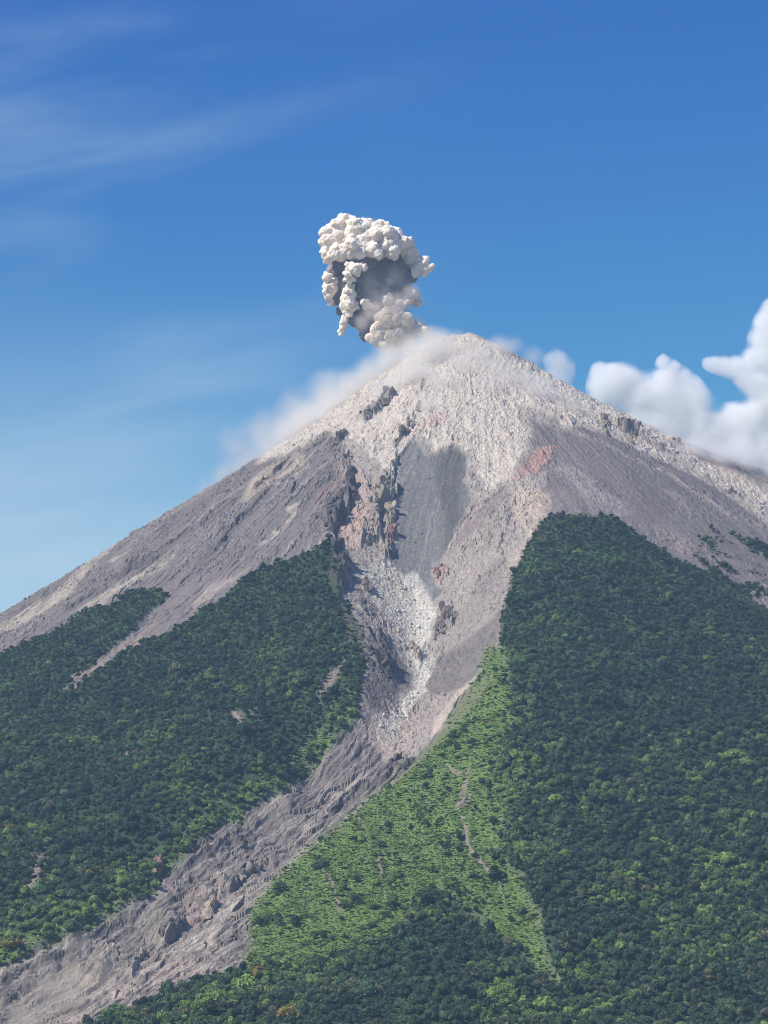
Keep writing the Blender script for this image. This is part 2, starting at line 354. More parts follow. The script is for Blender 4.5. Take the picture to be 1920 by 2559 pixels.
# --- right: dark lava triangle above the wood
tri = region(S0(1215,930, 1262,928, 1330,948, 1400,988, 1490,1025, 1560,1065, 1640,1125, 1720,1190, 1720,1240, 1600,1280, 1510,1232, 1430,1190, 1360,1140, 1310,1120, 1220,1112, 1170,1150, 1140,1200, 1170,1100, 1130,1060, 1190,1010), 7)
paint(tri, srgb(128,116,118), 1.2, .25)
paint(tri * sstep(.1, .8, st1) * .4, srgb(152,141,136), 1.6)
paint(tri * sstep(.0, .7, -st2 + .4 * br) * .6, srgb(104,94,102))
paint(region(S2(220,730, 330,700, 450,760, 520,860, 600,900, 700,940, 745,1010, 660,1070, 560,980, 430,900, 320,830), 8) * .7, srgb(160,150,146), 1.8)
paint(region(S2(700,700, 820,760, 900,850, 1040,960, 1000,1060, 900,1100, 780,960, 700,820), 14) * .6, srgb(110,96,104), .9)
paint(region(S2(200,740, 290,760, 340,830, 300,870, 220,850, 120,960, 60,960, 20,900, 110,830), 8) * .7, srgb(108,100,110), 1.8)
paint(region(S2(880,1100, 1100,1180, 1330,1330, 1200,1390, 1060,1300, 940,1220), 12) * .55, srgb(166,146,132), 2.6)
paint(region(S2(950,860, 1060,890, 1130,990, 1100,1000, 1030,930), 6) * .55, srgb(174,156,138), 1.0)
# --- the scar
scar = region(S0(742,945, 800,985, 850,1045, 860,1000, 1010,1000, 1060,1075, 1105,1045, 1190,1020, 1168,1060, 1165,1120, 1130,1185, 1108,1240, 1092,1310, 1080,1360, 1045,1440, 1000,1500, 960,1560, 900,1640, 860,1670, 800,1600, 765,1570, 785,1500, 800,1405, 770,1345, 735,1280, 720,1190, 712,1130, 745,1065, 742,1010), 7)
paint(scar, srgb(168,155,144), 3.4, .25)
paint(scar * sstep(.0, .6, br) * .5, srgb(188,170,154))
paint(scar * sstep(.05, .5, -ashmix) * .6, srgb(140,130,126))
paint(scar * crease2 * .4, srgb(112,104,102))  # creases of the scar painted darker, as if shaded
paint(region(S1(150,220, 330,260, 400,420, 440,480, 430,640, 340,780, 200,820, 160,720, 190,640, 230,520, 210,330), 8) * .6, srgb(190,160,144), 3.5)
paint(region(S1(210,580, 300,550, 350,640, 330,740, 230,690, 190,720), 7) * .7, srgb(200,160,140), 3.0)
paint(region(S1(520,730, 580,700, 580,770, 540,820, 500,780), 5) * .8, srgb(150,104,98), 3.0)
paint(region(S1(1470,190, 1560,110, 1680,90, 1640,230, 1540,290, 1430,350, 1380,340, 1440,250), 6) * .85, srgb(192,144,128), 2.0)
paint(region(S1(1380,420, 1480,380, 1640,420, 1660,580, 1540,700, 1470,820, 1420,920, 1440,1000, 1390,1010, 1340,870, 1480,760, 1400,560), 8) * .75, srgb(200,178,154), 4.2)
paint(region(S1(1190,690, 1260,640, 1280,720, 1220,770), 6) * .6, srgb(122,108,112), 3.5)
paint(region(S1(1130,1060, 1250,950, 1340,920, 1300,1000, 1200,1090, 1080,1170), 8) * .6, srgb(120,108,116), 3.0)
paint(region(S1(960,1180, 1000,1260, 990,1330, 900,1400, 840,1400, 870,1290), 6) * .75, srgb(120,108,112), 6.0)
paint(region(S0(1060,1345, 1085,1310, 1082,1350, 1062,1400, 1035,1450, 1005,1480, 960,1500, 925,1500, 918,1470, 950,1420, 1005,1385), 6) * .85, srgb(126,116,128), 1.2)
paint(region(S0(735,1300, 790,1345, 830,1380, 870,1420, 895,1460, 885,1490, 858,1500, 845,1455, 800,1405, 760,1350), 6) * .75, srgb(136,124,132), 1.0)
paint(region(S0(800,1440, 850,1455, 862,1500, 830,1540, 775,1580, 765,1570, 790,1500), 6) * .8, srgb(108,96,108), 3.0)
for q in (S0(1040,1440, 1052,1405, 1078,1385, 1085,1330, 1100,1280, 1108,1290, 1092,1350, 1088,1400, 1050,1450, 1020,1480, 980,1535, 950,1575, 925,1595, 935,1560, 985,1500, 1010,1480), S0(905,1640, 960,1590, 950,1610, 880,1670, 800,1730, 740,1790, 660,1850, 590,1905, 545,1975, 530,1970, 590,1885, 680,1815, 760,1750, 840,1685)):
    paint(region(q, 4) * .85, srgb(196,176,158), 1.8)
heart = region(S1(690,80, 740,85, 780,140, 830,165, 870,140, 930,150, 985,100, 1050,160, 1095,190, 1060,330, 1110,450, 1110,500, 1060,580, 1010,650, 970,740, 940,830, 860,930, 830,1000, 870,1060, 940,1080, 890,1150, 820,1180, 760,1160, 700,1060, 640,990, 540,900, 560,800, 590,740, 580,640, 580,440, 600,340, 580,200, 640,130), 5)
heart = np.clip(heart * (1.0 + .0 * R), 0, 1)
hs = .7 * noise(ARC / 24, R / 500, 81) + .6 * noise(ARC / 7, R / 260, 82) + .4 * noise(ARC / 3.4, R / 120, 83)
paint(heart, srgb(114,113,115), .6, .2)
paint(heart * sstep(.2, .8, hs) * .6, srgb(156,151,147))
paint(heart * (1 - heart) * 4 * .5, srgb(170,160,150))
paint(heart * sstep(.2, .9, -hs) * .4, srgb(108,106,112))
paint(heart * region(S1(860,140, 1000,110, 1080,190, 1050,400, 1020,640, 940,830, 900,800, 920,600, 870,420), 14) * .8, srgb(84,83,90), .4, .2)
paint(heart * region(S1(560,300, 720,200, 740,420, 660,700, 600,950, 540,900), 16) * sstep(.1, .6, speck + .3 * hs) * .6, srgb(168,162,154), .8)
paint(region(S1(1010,640, 1060,580, 1200,500, 1350,370, 1380,420, 1330,500, 1200,640, 1060,780, 930,870, 980,740), 4) * .9, srgb(134,116,118), .25)
paint(region(S1(1000,690, 1080,585, 1200,500, 1210,510, 1090,600, 1010,690, 960,800, 945,850, 935,850, 965,740), 3) * .5, srgb(196,182,160), .3)
rub = region(S0(850,1215, 880,1262, 905,1300, 945,1312, 935,1350, 918,1400, 945,1425, 918,1480, 905,1520, 870,1545, 850,1600, 800,1600, 830,1550, 890,1500, 888,1450, 872,1400, 850,1350, 800,1290, 770,1240, 800,1215), 9)
paint(rub, STONE, 3.0, .25)
paint(rub * crease2 * .45, srgb(130,124,118))  # shade between the rubble blocks put into the colour
paint(region(S0(860,1290, 905,1300, 935,1320, 925,1360, 905,1400, 885,1390, 880,1350), 12) * .6, srgb(208,204,188), .8)
pd_, ps_, pt_ = track(S0(890,1262, 915,1300, 922,1335, 906,1385, 902,1420, 918,1450, 908,1490, 880,1530, 850,1570), .6, 90)
paint(sstep(1.0, .45, pd_ / (12 + 16 * (1 - pt_) + 8 * noise(X / 30, Y / 50, 471))) * .9, srgb(212,204,188), 2.6, .3)
paint(region(S0(1060,1345, 1085,1310, 1082,1350, 1062,1400, 1035,1450, 1005,1480, 960,1500, 930,1500, 925,1470, 955,1420, 1005,1385), 6) * .8, srgb(112,104,110), 1.4, .4)
paint(region(S0(790,1370, 830,1385, 870,1425, 892,1465, 880,1490, 850,1500, 800,1540, 785,1490, 815,1440), 6) * .8, srgb(108,99,106), 2.0, .4)
paint(region(S0(1105,1250, 1090,1310, 1060,1345, 1005,1385, 950,1420, 945,1380, 1000,1310, 1060,1250), 10) * .45, srgb(132,122,120), 2.6)
# --- the channel below
chl = M['channel'] * sstep(1490, 1560, np.full_like(X, 1600)) * (1 - scar)
cx_, cs_, ct_ = track(S0(900,1500, 830,1610, 700,1730, 520,1850, 330,1960, 150,2080, -60,2170), 0.3, 520)
cflow = cx_ * cs_
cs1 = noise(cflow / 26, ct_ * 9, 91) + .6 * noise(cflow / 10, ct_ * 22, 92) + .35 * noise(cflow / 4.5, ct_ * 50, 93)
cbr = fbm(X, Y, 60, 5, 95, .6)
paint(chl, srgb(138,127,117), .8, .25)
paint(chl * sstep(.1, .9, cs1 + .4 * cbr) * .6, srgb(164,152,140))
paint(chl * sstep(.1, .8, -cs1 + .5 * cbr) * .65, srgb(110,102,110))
paint(region(S0(700,1640, 760,1596, 800,1600, 830,1640, 760,1680, 690,1730, 600,1800, 520,1840, 430,1890, 360,1920, 345,1900, 420,1842, 480,1792, 560,1745, 610,1715, 650,1690), 7) * .55, srgb(116,106,116), .8)
paint(region(S0(760,1600, 830,1550, 900,1540, 920,1560, 880,1620, 850,1650, 800,1620), 8) * .6, srgb(184,164,148), 4.0)
paint(region(S0(770,1715, 850,1660, 880,1640, 890,1655, 820,1700, 740,1760, 700,1780, 720,1740), 6) * .75, srgb(104,92,104), 1.6)
paint(region(S4(1060,620, 1240,560, 1270,600, 1250,690, 1180,720, 1090,700), 6) * .8, srgb(164,140,130), 1.4)
paint(region(S4(1280,600, 1400,560, 1490,510, 1420,600, 1330,720, 1290,860, 1200,890, 1050,920, 900,930, 980,890, 1100,800, 1180,780, 1230,700), 7) * .9, srgb(190,176,160), 1.8)
paint(region(S4(1330,740, 1440,600, 1460,640, 1440,760, 1420,840, 1280,865, 1285,800), 6) * .8, srgb(102,100,92), 1.0)
paint(region(S4(500,1100, 700,1060, 900,960, 1100,930, 1220,960, 1300,1010, 1260,1060, 1050,1080, 850,1130, 700,1180, 560,1260, 400,1330, 300,1330, 450,1200), 8) * .7, srgb(192,172,154), 2.6)
paint(region(S4(890,720, 960,700, 1020,720, 1000,800, 930,840, 880,800), 6) * .7, srgb(112,112,92), 1.6)
paint(region(S4(470,960, 600,910, 690,920, 640,980, 560,1020, 420,1010), 8) * .7, srgb(140,132,92), 2.0)
paint(region(S4(0,1040, 160,960, 200,980, 120,1060, 0,1140), 8) * .6, srgb(108,104,96), 2.4)
paint(region(S4(0,1000, 300,900, 480,880, 700,720, 900,620, 900,660, 720,770, 500,920, 320,960, 100,1010, 0,1080), 9) * .4, srgb(186,174,158), 1.8)
for wl_, sd_, col_, am_ in ((30, 461, srgb(104,97,98), .75), (19, 462, srgb(178,165,150), .7), (11, 463, srgb(94,88,92), .6), (8, 464, srgb(186,174,158), .55), (14, 465, srgb(146,128,120), .5)):
    bnd = noise(cflow / wl_, ct_ * 7 + sd_, sd_) + .45 * noise(cflow / (wl_ * .4), ct_ * 26, sd_ + 20) + .3 * cbr
    paint(chl * sstep(.35, .62, bnd) * am_, col_, None, .5)
# --- plants' ground
veg = np.clip(np.maximum(wood, grass), 0, 1)
gm = fbm(X, Y, 40, 4, 101)
paint(wood * .96, (.036, .064, .029), 1.0, 0)
paint(grass * .92, (.125, .200, .048), .9, 0)
paint(grass * sstep(.0, .5, gm) * .6, (.055,.105,.030))
paint(grass * sstep(.25, .6, -gm) * .5, (.15,.17,.055))
paint(scr * sstep(-.2, .4, gm) * .55, (.06, .08, .04), 1.6)
edge = veg * (1 - veg) * 4
paint(bare * (1 - M['channel']) * .9, srgb(150, 132, 116), 2.0)
# brown dry fringe along the lower right bank and at the left rim
fr = np.maximum(region(S0(1030,1480, 1050,1450, 1068,1470, 1020,1530, 960,1600, 900,1660, 850,1695, 850,1680, 905,1635, 960,1575), 6), region(S0(720,1290, 760,1340, 798,1400, 790,1440, 752,1400, 742,1360), 8))
paint(fr * .7, srgb(122, 112, 92), 1.4)
grass *= (1 - .6 * fr); wood *= (1 - .7 * fr)
# --- dust of ash speckled everywhere
paint((1 - veg) * sstep(.45, .8, noise(X / 5, Y / 9, 111)) * .3, srgb(200, 190, 176))
paint((1 - veg) * sstep(.45, .8, noise(X / 6, Y / 11, 112)) * .3, srgb(96, 88, 92))

# ------------------------------------------------------------------ relief in the dense window
H = Z[SY, SX].copy()
rock = (1 - veg)
rr = ridged(X, Y * .8, 46, 5, 121, .55) - .45
bb = ridged(X + 20 * w1, Y * .8, 17, 3, 131, .6) - .45
ROUGH *= .45 + .95 * sstep(-.4, .5, fbm(X, Y, 150, 3, 77))
lump = 1 - .8 * chl
H += rock * ROUGH * lump * (2.2 * rr + 1.2 * bb + 1.5 * BLK1 + 1.3 * BLK2 + .8 * BLK3)
cmask = sstep(-.15, .45, fbm(X, Y, 85, 3, 313))
H += cap * (6 * (ridged(ARC * sstep(0, 500, R) + 45 * w1, R * .35 + 30 * w2, 75, 3, 314) - .5) + 8 * (ridged(X + 12 * w1, Y * .5 + 12 * w2, 40, 4, 315, .55) - .5)) * sstep(40, 260, R)
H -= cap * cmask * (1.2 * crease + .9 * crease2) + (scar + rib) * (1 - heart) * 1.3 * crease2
c1, v1 = cells(X, Y * .7, 15, 5)
H += rock * sstep(.4, .1, c1) * v1 ** 4 * np.minimum(ROUGH, 3) * 2.0 * lump
H += rock * (1 - heart) * (3.4 * np.tanh(1.6 * st1) + 2.4 * st2) * sstep(250, 800, R) * (1 - .8 * cap) * (1 - .65 * tri) * (1 - M['channel']) * (1 - .7 * scar)
H += heart * hs * 1.8
def saw(u): return u - np.floor(u) - .5
brk = lambda wl, sd: sstep(-.12, .3, fbm(X, Y * .5, wl, 3, sd))
flank = rock * (1 - cap) * (1 - scar) * (1 - M['channel']) * sstep(.15, -.1, AZ) * sstep(300, 700, R)
H += flank * (5.5 * saw(ARC / 64 + .5 * noise(X / 120, Y / 120, 411)) * brk(110, 412) + 3.2 * saw(ARC / 23 + .4 * noise(X / 60, Y / 60, 413)) * brk(70, 414))
H += (tri * .8 + rib * 1.4) * (2.4 * saw(-ARC / 30 + 1.1 * noise(X / 60, Y / 60, 415)) * brk(60, 416))
H += chl * (10.0 * saw(cflow / 42 + .5 * noise(X / 90, Y / 110, 421)) * brk(130, 422) + 5.5 * saw(cflow / 17 + .5 * noise(X / 45, Y / 60, 423)) * brk(70, 424) + 2.8 * saw(cflow / 8 + .5 * noise(X / 30, Y / 40, 425)) * brk(50, 426))
cn_ = noise(cflow / 7, ct_ * 70, 96) + .6 * noise(cflow / 4, ct_ * 150, 97)
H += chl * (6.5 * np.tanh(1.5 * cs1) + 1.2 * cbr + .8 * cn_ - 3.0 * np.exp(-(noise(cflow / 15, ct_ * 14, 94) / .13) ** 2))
# canyon-like undulation under the woods
H += wood * (12 * fbm(X, Y, 150, 4, 141) + 24 * (ridged(ARC + 30 * w1, R * .22, 170, 4, 145) - .5) * sstep(700, 1500, R)) + grass * (9 * fbm(X, Y, 130, 4, 143) + 13 * (ridged(X + 30 * w1 + .25 * Y, Y * .16, 95, 3, 147) - .5) + 1.2 * gm)
H += wood * 5 * (st1 + .5 * st2) * sstep(600, 1500, R)

def crag(poly, high, jag=1.0, tone=None, feather=4.0, amount=1.0):
    """a rough knob of rock"""
    global H
    m = region(poly, feather)
    H += m * high * .85 * (.55 + jag * .5 * rr + jag * (.75 * BLK1 + .6 * BLK2 + .3 * BLK3))
    if tone is not None: paint(m * amount * sstep(-.5, .2, bb + .35), tone)
def scarp(line, high, back=60.0, foot=5.0, side=1, tone=None, band=14.0, taper=True):
    """a step in the slope: stands 'high' on one side of the line and dies out behind it"""
    global H
    d, s, t = track(line, 1.0, back * 2.2)
    sd = d * s * side
    k = np.clip(np.sin(np.clip(t, 0, 1) * math.pi), 0, 1) ** .5 if taper else 1
    jag = .9 + .45 * noise(X / 40, Y / 60, 151) + .35 * BLK1 + .12 * BLK2
    H += high * k * np.clip(jag, .15, 1.9) * sstep(-foot, foot * .3, sd) * np.exp(-np.maximum(sd, 0) / back) * (d < back * 2)
    if tone is not None:
        paint((d < band * 2) * sstep(band, band * .3, np.abs(sd + band * .35)) * .85 * k * sstep(-.6, .1, bb + .3), tone)
BLK = srgb(92, 84, 88)
# the left wall of the scar
crag(S5(320,460, 350,445, 400,430, 395,455, 345,490, 325,485), 16, 1, BLK)
crag(S5(640,170, 680,210, 600,300, 490,380, 450,370, 560,270), 20, 1.2, srgb(128,118,114))
crag(S5(850,110, 860,130, 835,180, 825,160), 14, 1, srgb(130,120,116))
crag(S5(830,250, 800,330, 745,430, 690,500, 680,540, 665,520, 720,430, 770,370), 18, 1.1, srgb(140,130,122))
crag(S5(370,590, 410,580, 430,620, 390,680, 365,640), 14, 1, srgb(150,144,132))
crag(S5(400,740, 460,790, 440,860, 400,890, 360,970, 330,1010, 290,1040, 260,940, 350,860, 390,820), 22, 1.2, BLK)
crag(S5(620,740, 690,760, 690,830, 640,870, 600,880, 570,850), 30, 1.2, srgb(160,152,136))
crag(S5(560,870, 600,900, 590,1000, 610,1060, 560,1100, 480,1110, 490,1010, 545,950), 28, 1.3, srgb(164,152,136))
crag(S5(640,890, 690,880, 690,960, 660,1000, 610,990), 22, 1.2, srgb(176,160,140))
crag(S5(640,1050, 690,1030, 670,1120, 655,1185, 625,1190, 625,1120), 24, 1.2, srgb(150,120,110))
crag(S5(340,1170, 400,1180, 415,1290, 370,1380, 320,1400, 290,1300, 300,1240), 30, 1.3, srgb(84,76,84))
crag(S5(470,1330, 520,1310, 545,1390, 500,1375), 20, 1.2, srgb(130,118,112))
crag(S5(470,1430, 500,1425, 540,1520, 500,1510, 470,1470), 14, 1.2, srgb(112,104,104))
crag(S5(560,1620, 640,1640, 640,1700, 570,1680), 12, 1.2, srgb(112,104,108))
crag(S1(960,1180, 1000,1260, 990,1330, 900,1400, 840,1400, 870,1290), 14, 1.2, None)
crag(S1(850,960, 920,920, 950,980, 890,1040, 840,1020), 8, 1.2, srgb(176,144,130))
crag(S5(780,1700, 830,1740, 840,1800, 790,1790), 14, 1.0, srgb(160,140,124))
crag(S5(560,1750, 700,1800, 720,1880, 640,1900, 560,1850), 14, 1.3, BLK)
scarp(S5(370,590, 385,680, 430,760, 400,880, 360,960, 310,1040, 330,1120, 345,1180, 400,1260, 370,1380, 340,1410), 30, 60, 5, -1, BLK, 11)
scarp(S5(690,520, 680,620, 660,720, 690,780, 640,850, 590,900, 590,1000, 570,1090), 28, 45, 5, -1, None)
scarp(S5(380,1440, 520,1580, 560,1690, 620,1760, 700,1850), 22, 60, 6, -1, BLK, 10)
# crown ribs
scarp(S1(600,200, 640,130, 690,80, 740,85, 780,140, 830,165, 870,140, 930,150, 985,100, 1050,160, 1095,190, 1065,330, 1110,450, 1105,500), 11, 40, 4, 1, None, 8, False)
scarp(S1(1350,370, 1200,500, 1060,585, 1000,690, 950,840), 8, 30, 4, -1, None, 8)
scarp(S1(1380,420, 1330,500, 1200,640, 1060,780, 930,880, 850,960), 9, 40, 4, 1, None, 8)
scarp(S1(1400,560, 1340,700, 1300,800, 1330,900, 1250,960, 1130,1060, 1000,1160), 10, 40, 4, -1, None, 8)
scarp(S1(1060,1130, 1160,1120, 1200,1100), 10, 24, 4, -1, BLK, 6)
scarp(S1(230,700, 330,790, 480,860, 560,930), 12, 34, 4, 1, None, 8)
scarp(S1(330,260, 400,420, 440,520, 430,640), 12, 34, 4, -1, None, 8)
scarp(S5(1060,490, 1120,460, 1180,480), 10, 30, 4, -1, BLK, 6)
scarp(S5(1400,560, 1390,640, 1350,720), 10, 40, 4, 1, None)
scarp(S5(1500,540, 1540,600, 1560,650), 9, 25, 4, 1, srgb(150,110,100), 7)
# right shoulder
crag(S2(550,380, 590,390, 600,520, 580,520, 540,450), 12, 1.2, srgb(120,110,108))
scarp(S2(590,410, 660,440, 720,490, 810,520, 770,560), 30, 50, 4, 1, BLK, 12)  # dark band paints the shade under the overhang
scarp(S2(40,290, 130,340, 210,385, 290,430, 355,470), 16, 45, 5, 1, None)
scarp(S2(360,480, 500,540, 640,600, 760,670, 900,720, 1040,800, 1200,900, 1400,1040, 1660,1130), 8, 30, 4, 1, srgb(150,138,130), 8, False)
scarp(S2(800,530, 900,580, 1010,630, 1120,710, 1250,800, 1400,900, 1550,1010, 1660,1080), 10, 34, 4, 1, srgb(130,122,118), 9, False)
scarp(S2(980,540, 1060,580, 1070,600), 16, 30, 4, 1, srgb(130,122,118), 8)
crag(S2(1400,890, 1500,930, 1490,950, 1400,910), 8, 1.2, srgb(96,90,98))
# left flank lava levees
for ln, hgt in ((S3(1240,240, 1160,280, 1100,350, 1030,400, 960,460, 900,510), 9), (S3(1060,460, 980,530, 900,640, 820,710, 740,780, 720,840, 640,900, 500,1000), 10), (S3(1200,390, 1200,440, 1180,520), 7),
                (S3(760,480, 720,530), 8), (S3(560,730, 460,780, 350,860, 200,960, 60,1040, -60,1100), 6), (S3(320,910, 240,970, 120,1010, 0,1080, -120,1130), 7), (S3(160,940, 60,980, 0,1030), 6), (S3(860,520, 760,590, 640,660, 520,740), 5), (S3(-100,1160,-200,1210,-320,1290,-420,1330), 6)):
    scarp(ln, hgt * 1.7, 34, 4, -1, srgb(96,88,90), 9)
# channel scarps
for ln, hg in ((S4(1640,180, 1480,250, 1300,330, 1120,420, 1000,500), 7), (S4(1560,250, 1440,290, 1300,350), 8), (S4(1460,360, 1300,420, 1180,480, 1060,560), 8), (S4(900,640, 760,720, 640,790, 520,850, 380,900), 8), (S4(700,620, 560,700, 420,780, 300,850, 200,900), 7), (S4(480,900, 340,960, 200,1010, 60,1060), 8), (S4(300,880, 160,930, 20,1000), 7), (S4(1000,930, 860,1060, 700,1130), 6), (S4(120,1060, 0,1110), 8)):
    scarp(ln, hg * 1.3, 30, 3, -1, srgb(92,86,88), 8)  # dark tone at each step paints in the ledge's shade
scarp(S4(1640,390, 1600,370, 1500,440, 1420,480, 1380,550, 1270,590, 1260,680, 1200,715), 26, 70, 4, -1, srgb(140,128,120), 8)
scarp(S4(1110,760, 1040,800, 990,850, 950,890), 30, 60, 4, -1, srgb(120,110,108), 8)
scarp(S4(880,900, 840,960, 790,1010, 780,1060), 22, 50, 4, -1, srgb(150,144,138), 10)
scarp(S4(720,950, 640,1000, 590,1080, 570,1100), 20, 50, 4, -1, srgb(150,144,138), 10)
scarp(S4(210,1060, 140,1130, 60,1190, 0,1230), 18, 50, 5, -1, srgb(112,108,104), 10)
scarp(S4(380,980, 300,1040, 200,1080), 12, 40, 5, -1, None)
scarp(S4(900,940, 1000,950, 1100,960, 1180,950), 9, 30, 4, 1, srgb(130,114,108), 7)
scarp(S4(1100,700, 1160,720), 9, 30, 4, 1, srgb(150,120,110), 7)
scarp(S0(885,1655, 850,1665, 820,1695, 780,1705, 740,1735, 705,1760), 16, 50, 4, -1, BLK, 9)
scarp(S0(900,1640, 870,1668, 850,1675), 14, 30, 4, -1, BLK, 7)
scarp(S0(800,1610, 760,1640, 720,1670, 690,1690), 7, 30, 4, -1, srgb(104,96,100), 6)
scarp(S0(640,1730, 600,1760, 560,1790, 500,1830, 430,1880), 6, 26, 4, -1, srgb(110,102,106), 6)
scarp(S4(1640,290, 1500,320, 1350,380, 1200,430, 1100,480, 980,560), 6, 30, 4, -1, srgb(112,104,106), 6)
scarp(S4(1000,600, 860,650, 760,690, 640,780, 500,830, 300,880), 6, 30, 4, -1, srgb(112,104,106), 6)
scarp(S4(820,770, 740,800, 660,850), 7, 30, 4, -1, srgb(96,90,96), 7)
crag(S4(920,385, 945,385, 965,440, 960,480, 930,540, 915,470), 34, .7, srgb(160,136,122), 3)
Z[SY, SX] = H

def ground(x, y):
    """height of the finished ground (dense window)"""
    return bilin(H, WX0, WY0, DX, DY, np.asarray(x, float), np.asarray(y, float))
def value(field, x, y):
    return bilin(field, WX0, WY0, DX, DY, np.asarray(x, float), np.asarray(y, float))

# ------------------------------------------------------------------ materials
def material(name):
    m = bpy.data.materials.new(name); m.use_nodes = True
    nt = m.node_tree; nt.nodes.clear()
    out = nt.nodes.new('ShaderNodeOutputMaterial')
    return m, nt, out
def node(nt, kind, **kw):
    n = nt.nodes.new(kind)
    for k, v in kw.items(): setattr(n, k, v)
    return n
def terrain_material():
    m, nt, out = material('volcano_ground')
    b = node(nt, 'ShaderNodeBsdfPrincipled'); b.inputs['Roughness'].default_value = .95
    b.inputs['Specular IOR Level'].default_value = .15
    a = node(nt, 'ShaderNodeAttribute', attribute_name='ground')
    geo = node(nt, 'ShaderNodeNewGeometry')
    n1 = node(nt, 'ShaderNodeTexNoise'); n1.inputs['Scale'].default_value = .11; n1.inputs['Detail'].default_value = 7; n1.inputs['Roughness'].default_value = .82
    nt.links.new(geo.outputs['Position'], n1.inputs['Vector'])
    ramp = node(nt, 'ShaderNodeMapRange'); ramp.inputs[1].default_value = .3; ramp.inputs[2].default_value = .7; ramp.inputs[3].default_value = .55; ramp.inputs[4].default_value = 1.42
    nt.links.new(n1.outputs['Fac'], ramp.inputs[0])
    mul = node(nt, 'ShaderNodeVectorMath', operation='SCALE')
    nt.links.new(a.outputs['Color'], mul.inputs[0]); nt.links.new(ramp.outputs[0], mul.inputs['Scale'])
    nt.links.new(mul.outputs[0], b.inputs['Base Color'])
    bump = node(nt, 'ShaderNodeBump'); bump.inputs['Strength'].default_value = .8; bump.inputs['Distance'].default_value = 3.4
    nt.links.new(n1.outputs['Fac'], bump.inputs['Height']); nt.links.new(bump.outputs[0], b.inputs['Normal'])
    nt.links.new(b.outputs[0], out.inputs['Surface'])
    return m

# ------------------------------------------------------------------ terrain mesh
def grid_mesh(name, xs, ys, z, colour, mat, smooth):
    ny, nx = z.shape
    co = np.empty((ny, nx, 3), F32); co[..., 0] = xs[None]; co[..., 1] = ys[:, None]; co[..., 2] = z
    me = bpy.data.meshes.new(name)
    me.vertices.add(nx * ny); me.vertices.foreach_set('co', co.ravel())
    idx = np.arange(nx * ny, dtype=np.int32).reshape(ny, nx)
    q = np.stack([idx[:-1, :-1], idx[:-1, 1:], idx[1:, 1:], idx[1:, :-1]], -1).reshape(-1, 4)
    nq = len(q)
    me.loops.add(nq * 4); me.loops.foreach_set('vertex_index', q.ravel())
    me.polygons.add(nq); me.polygons.foreach_set('loop_start', np.arange(0, nq * 4, 4, dtype=np.int32))
    me.polygons.foreach_set('use_smooth', smooth[:-1, :-1].ravel())
    me.update(calc_edges=True)
    at_ = me.attributes.new('ground', 'FLOAT_COLOR', 'POINT')
    c4 = np.ones((ny, nx, 4), F32); c4[..., :3] = colour
    at_.data.foreach_set('color', c4.ravel())
    me.materials.append(mat)
    o = bpy.data.objects.new(name, me); COL.objects.link(o)
    return o
allc = np.zeros(Z.shape + (3,), F32)
fn = sstep(-.3, .3, fbm(GXX, GYY, 900, 4, 51))[..., None]
allc[:] = np.array([.03, .055, .026], F32) * (1 - fn) + np.array([.06, .09, .04], F32) * fn
hi = sstep(900, 1300, Z)[..., None]
allc[:] = allc * (1 - hi) + srgb(134, 122, 120).astype(F32) * hi
hi = sstep(1600, 1850, Z)[..., None]
allc[:] = allc * (1 - hi) + ASH.astype(F32) * hi
allc[SY, SX] = Cc
TM = terrain_material()
sm = np.ones(Z.shape, bool); sm[SY, SX] = (veg > .5) | (heart > .5)      # bare rock keeps its facets
vol = grid_mesh('mountain_terrain', ax, ay, Z, allc, TM, sm)
vol['kind'] = 'structure'
vol['label'] = 'steep volcano cone with white ash crown, grey lava flanks and a deep scar'
# ------------------------------------------------------------------ plants
KNOLL = region(S0(940,1928, 1010,1970, 1090,2050, 1000,2090, 860,2060, 800,2090, 830,2045, 872,2002, 900,1962), 30)
EDGE = np.maximum(region(S0(1085,1400, 1130,1420, 1150,1560, 1130,1700, 1130,1860, 1080,1860, 1060,1680, 1110,1560), 30), M['bank'])
def leaf_material(name, attr_type, base=None):
    m, nt, out = material(name)
    b = node(nt, 'ShaderNodeBsdfPrincipled'); b.inputs['Roughness'].default_value = .6
    b.inputs['Specular IOR Level'].default_value = .25
    geo = node(nt, 'ShaderNodeNewGeometry')
    n1 = node(nt, 'ShaderNodeTexNoise'); n1.inputs['Scale'].default_value = .35; n1.inputs['Detail'].default_value = 3
    nt.links.new(geo.outputs['Position'], n1.inputs['Vector'])
    mr = node(nt, 'ShaderNodeMapRange'); mr.inputs[1].default_value = .3; mr.inputs[2].default_value = .7; mr.inputs[3].default_value = .65; mr.inputs[4].default_value = 1.4
    nt.links.new(n1.outputs['Fac'], mr.inputs[0])
    sc_ = node(nt, 'ShaderNodeVectorMath', operation='SCALE')
    if base is None:
        a = node(nt, 'ShaderNodeAttribute', attribute_name='tint', attribute_type=attr_type)
        nt.links.new(a.outputs['Color'], sc_.inputs[0])
    else:
        sc_.inputs[0].default_value = base
    nt.links.new(mr.outputs[0], sc_.inputs['Scale'])
    nt.links.new(sc_.outputs[0], b.inputs['Base Color'])
    tr = node(nt, 'ShaderNodeBsdfTranslucent'); nt.links.new(sc_.outputs[0], tr.inputs['Color'])
    mx = node(nt, 'ShaderNodeMixShader'); mx.inputs[0].default_value = .34
    nt.links.new(b.outputs[0], mx.inputs[1]); nt.links.new(tr.outputs[0], mx.inputs[2])
    nt.links.new(mx.outputs[0], out.inputs['Surface'])
    return m
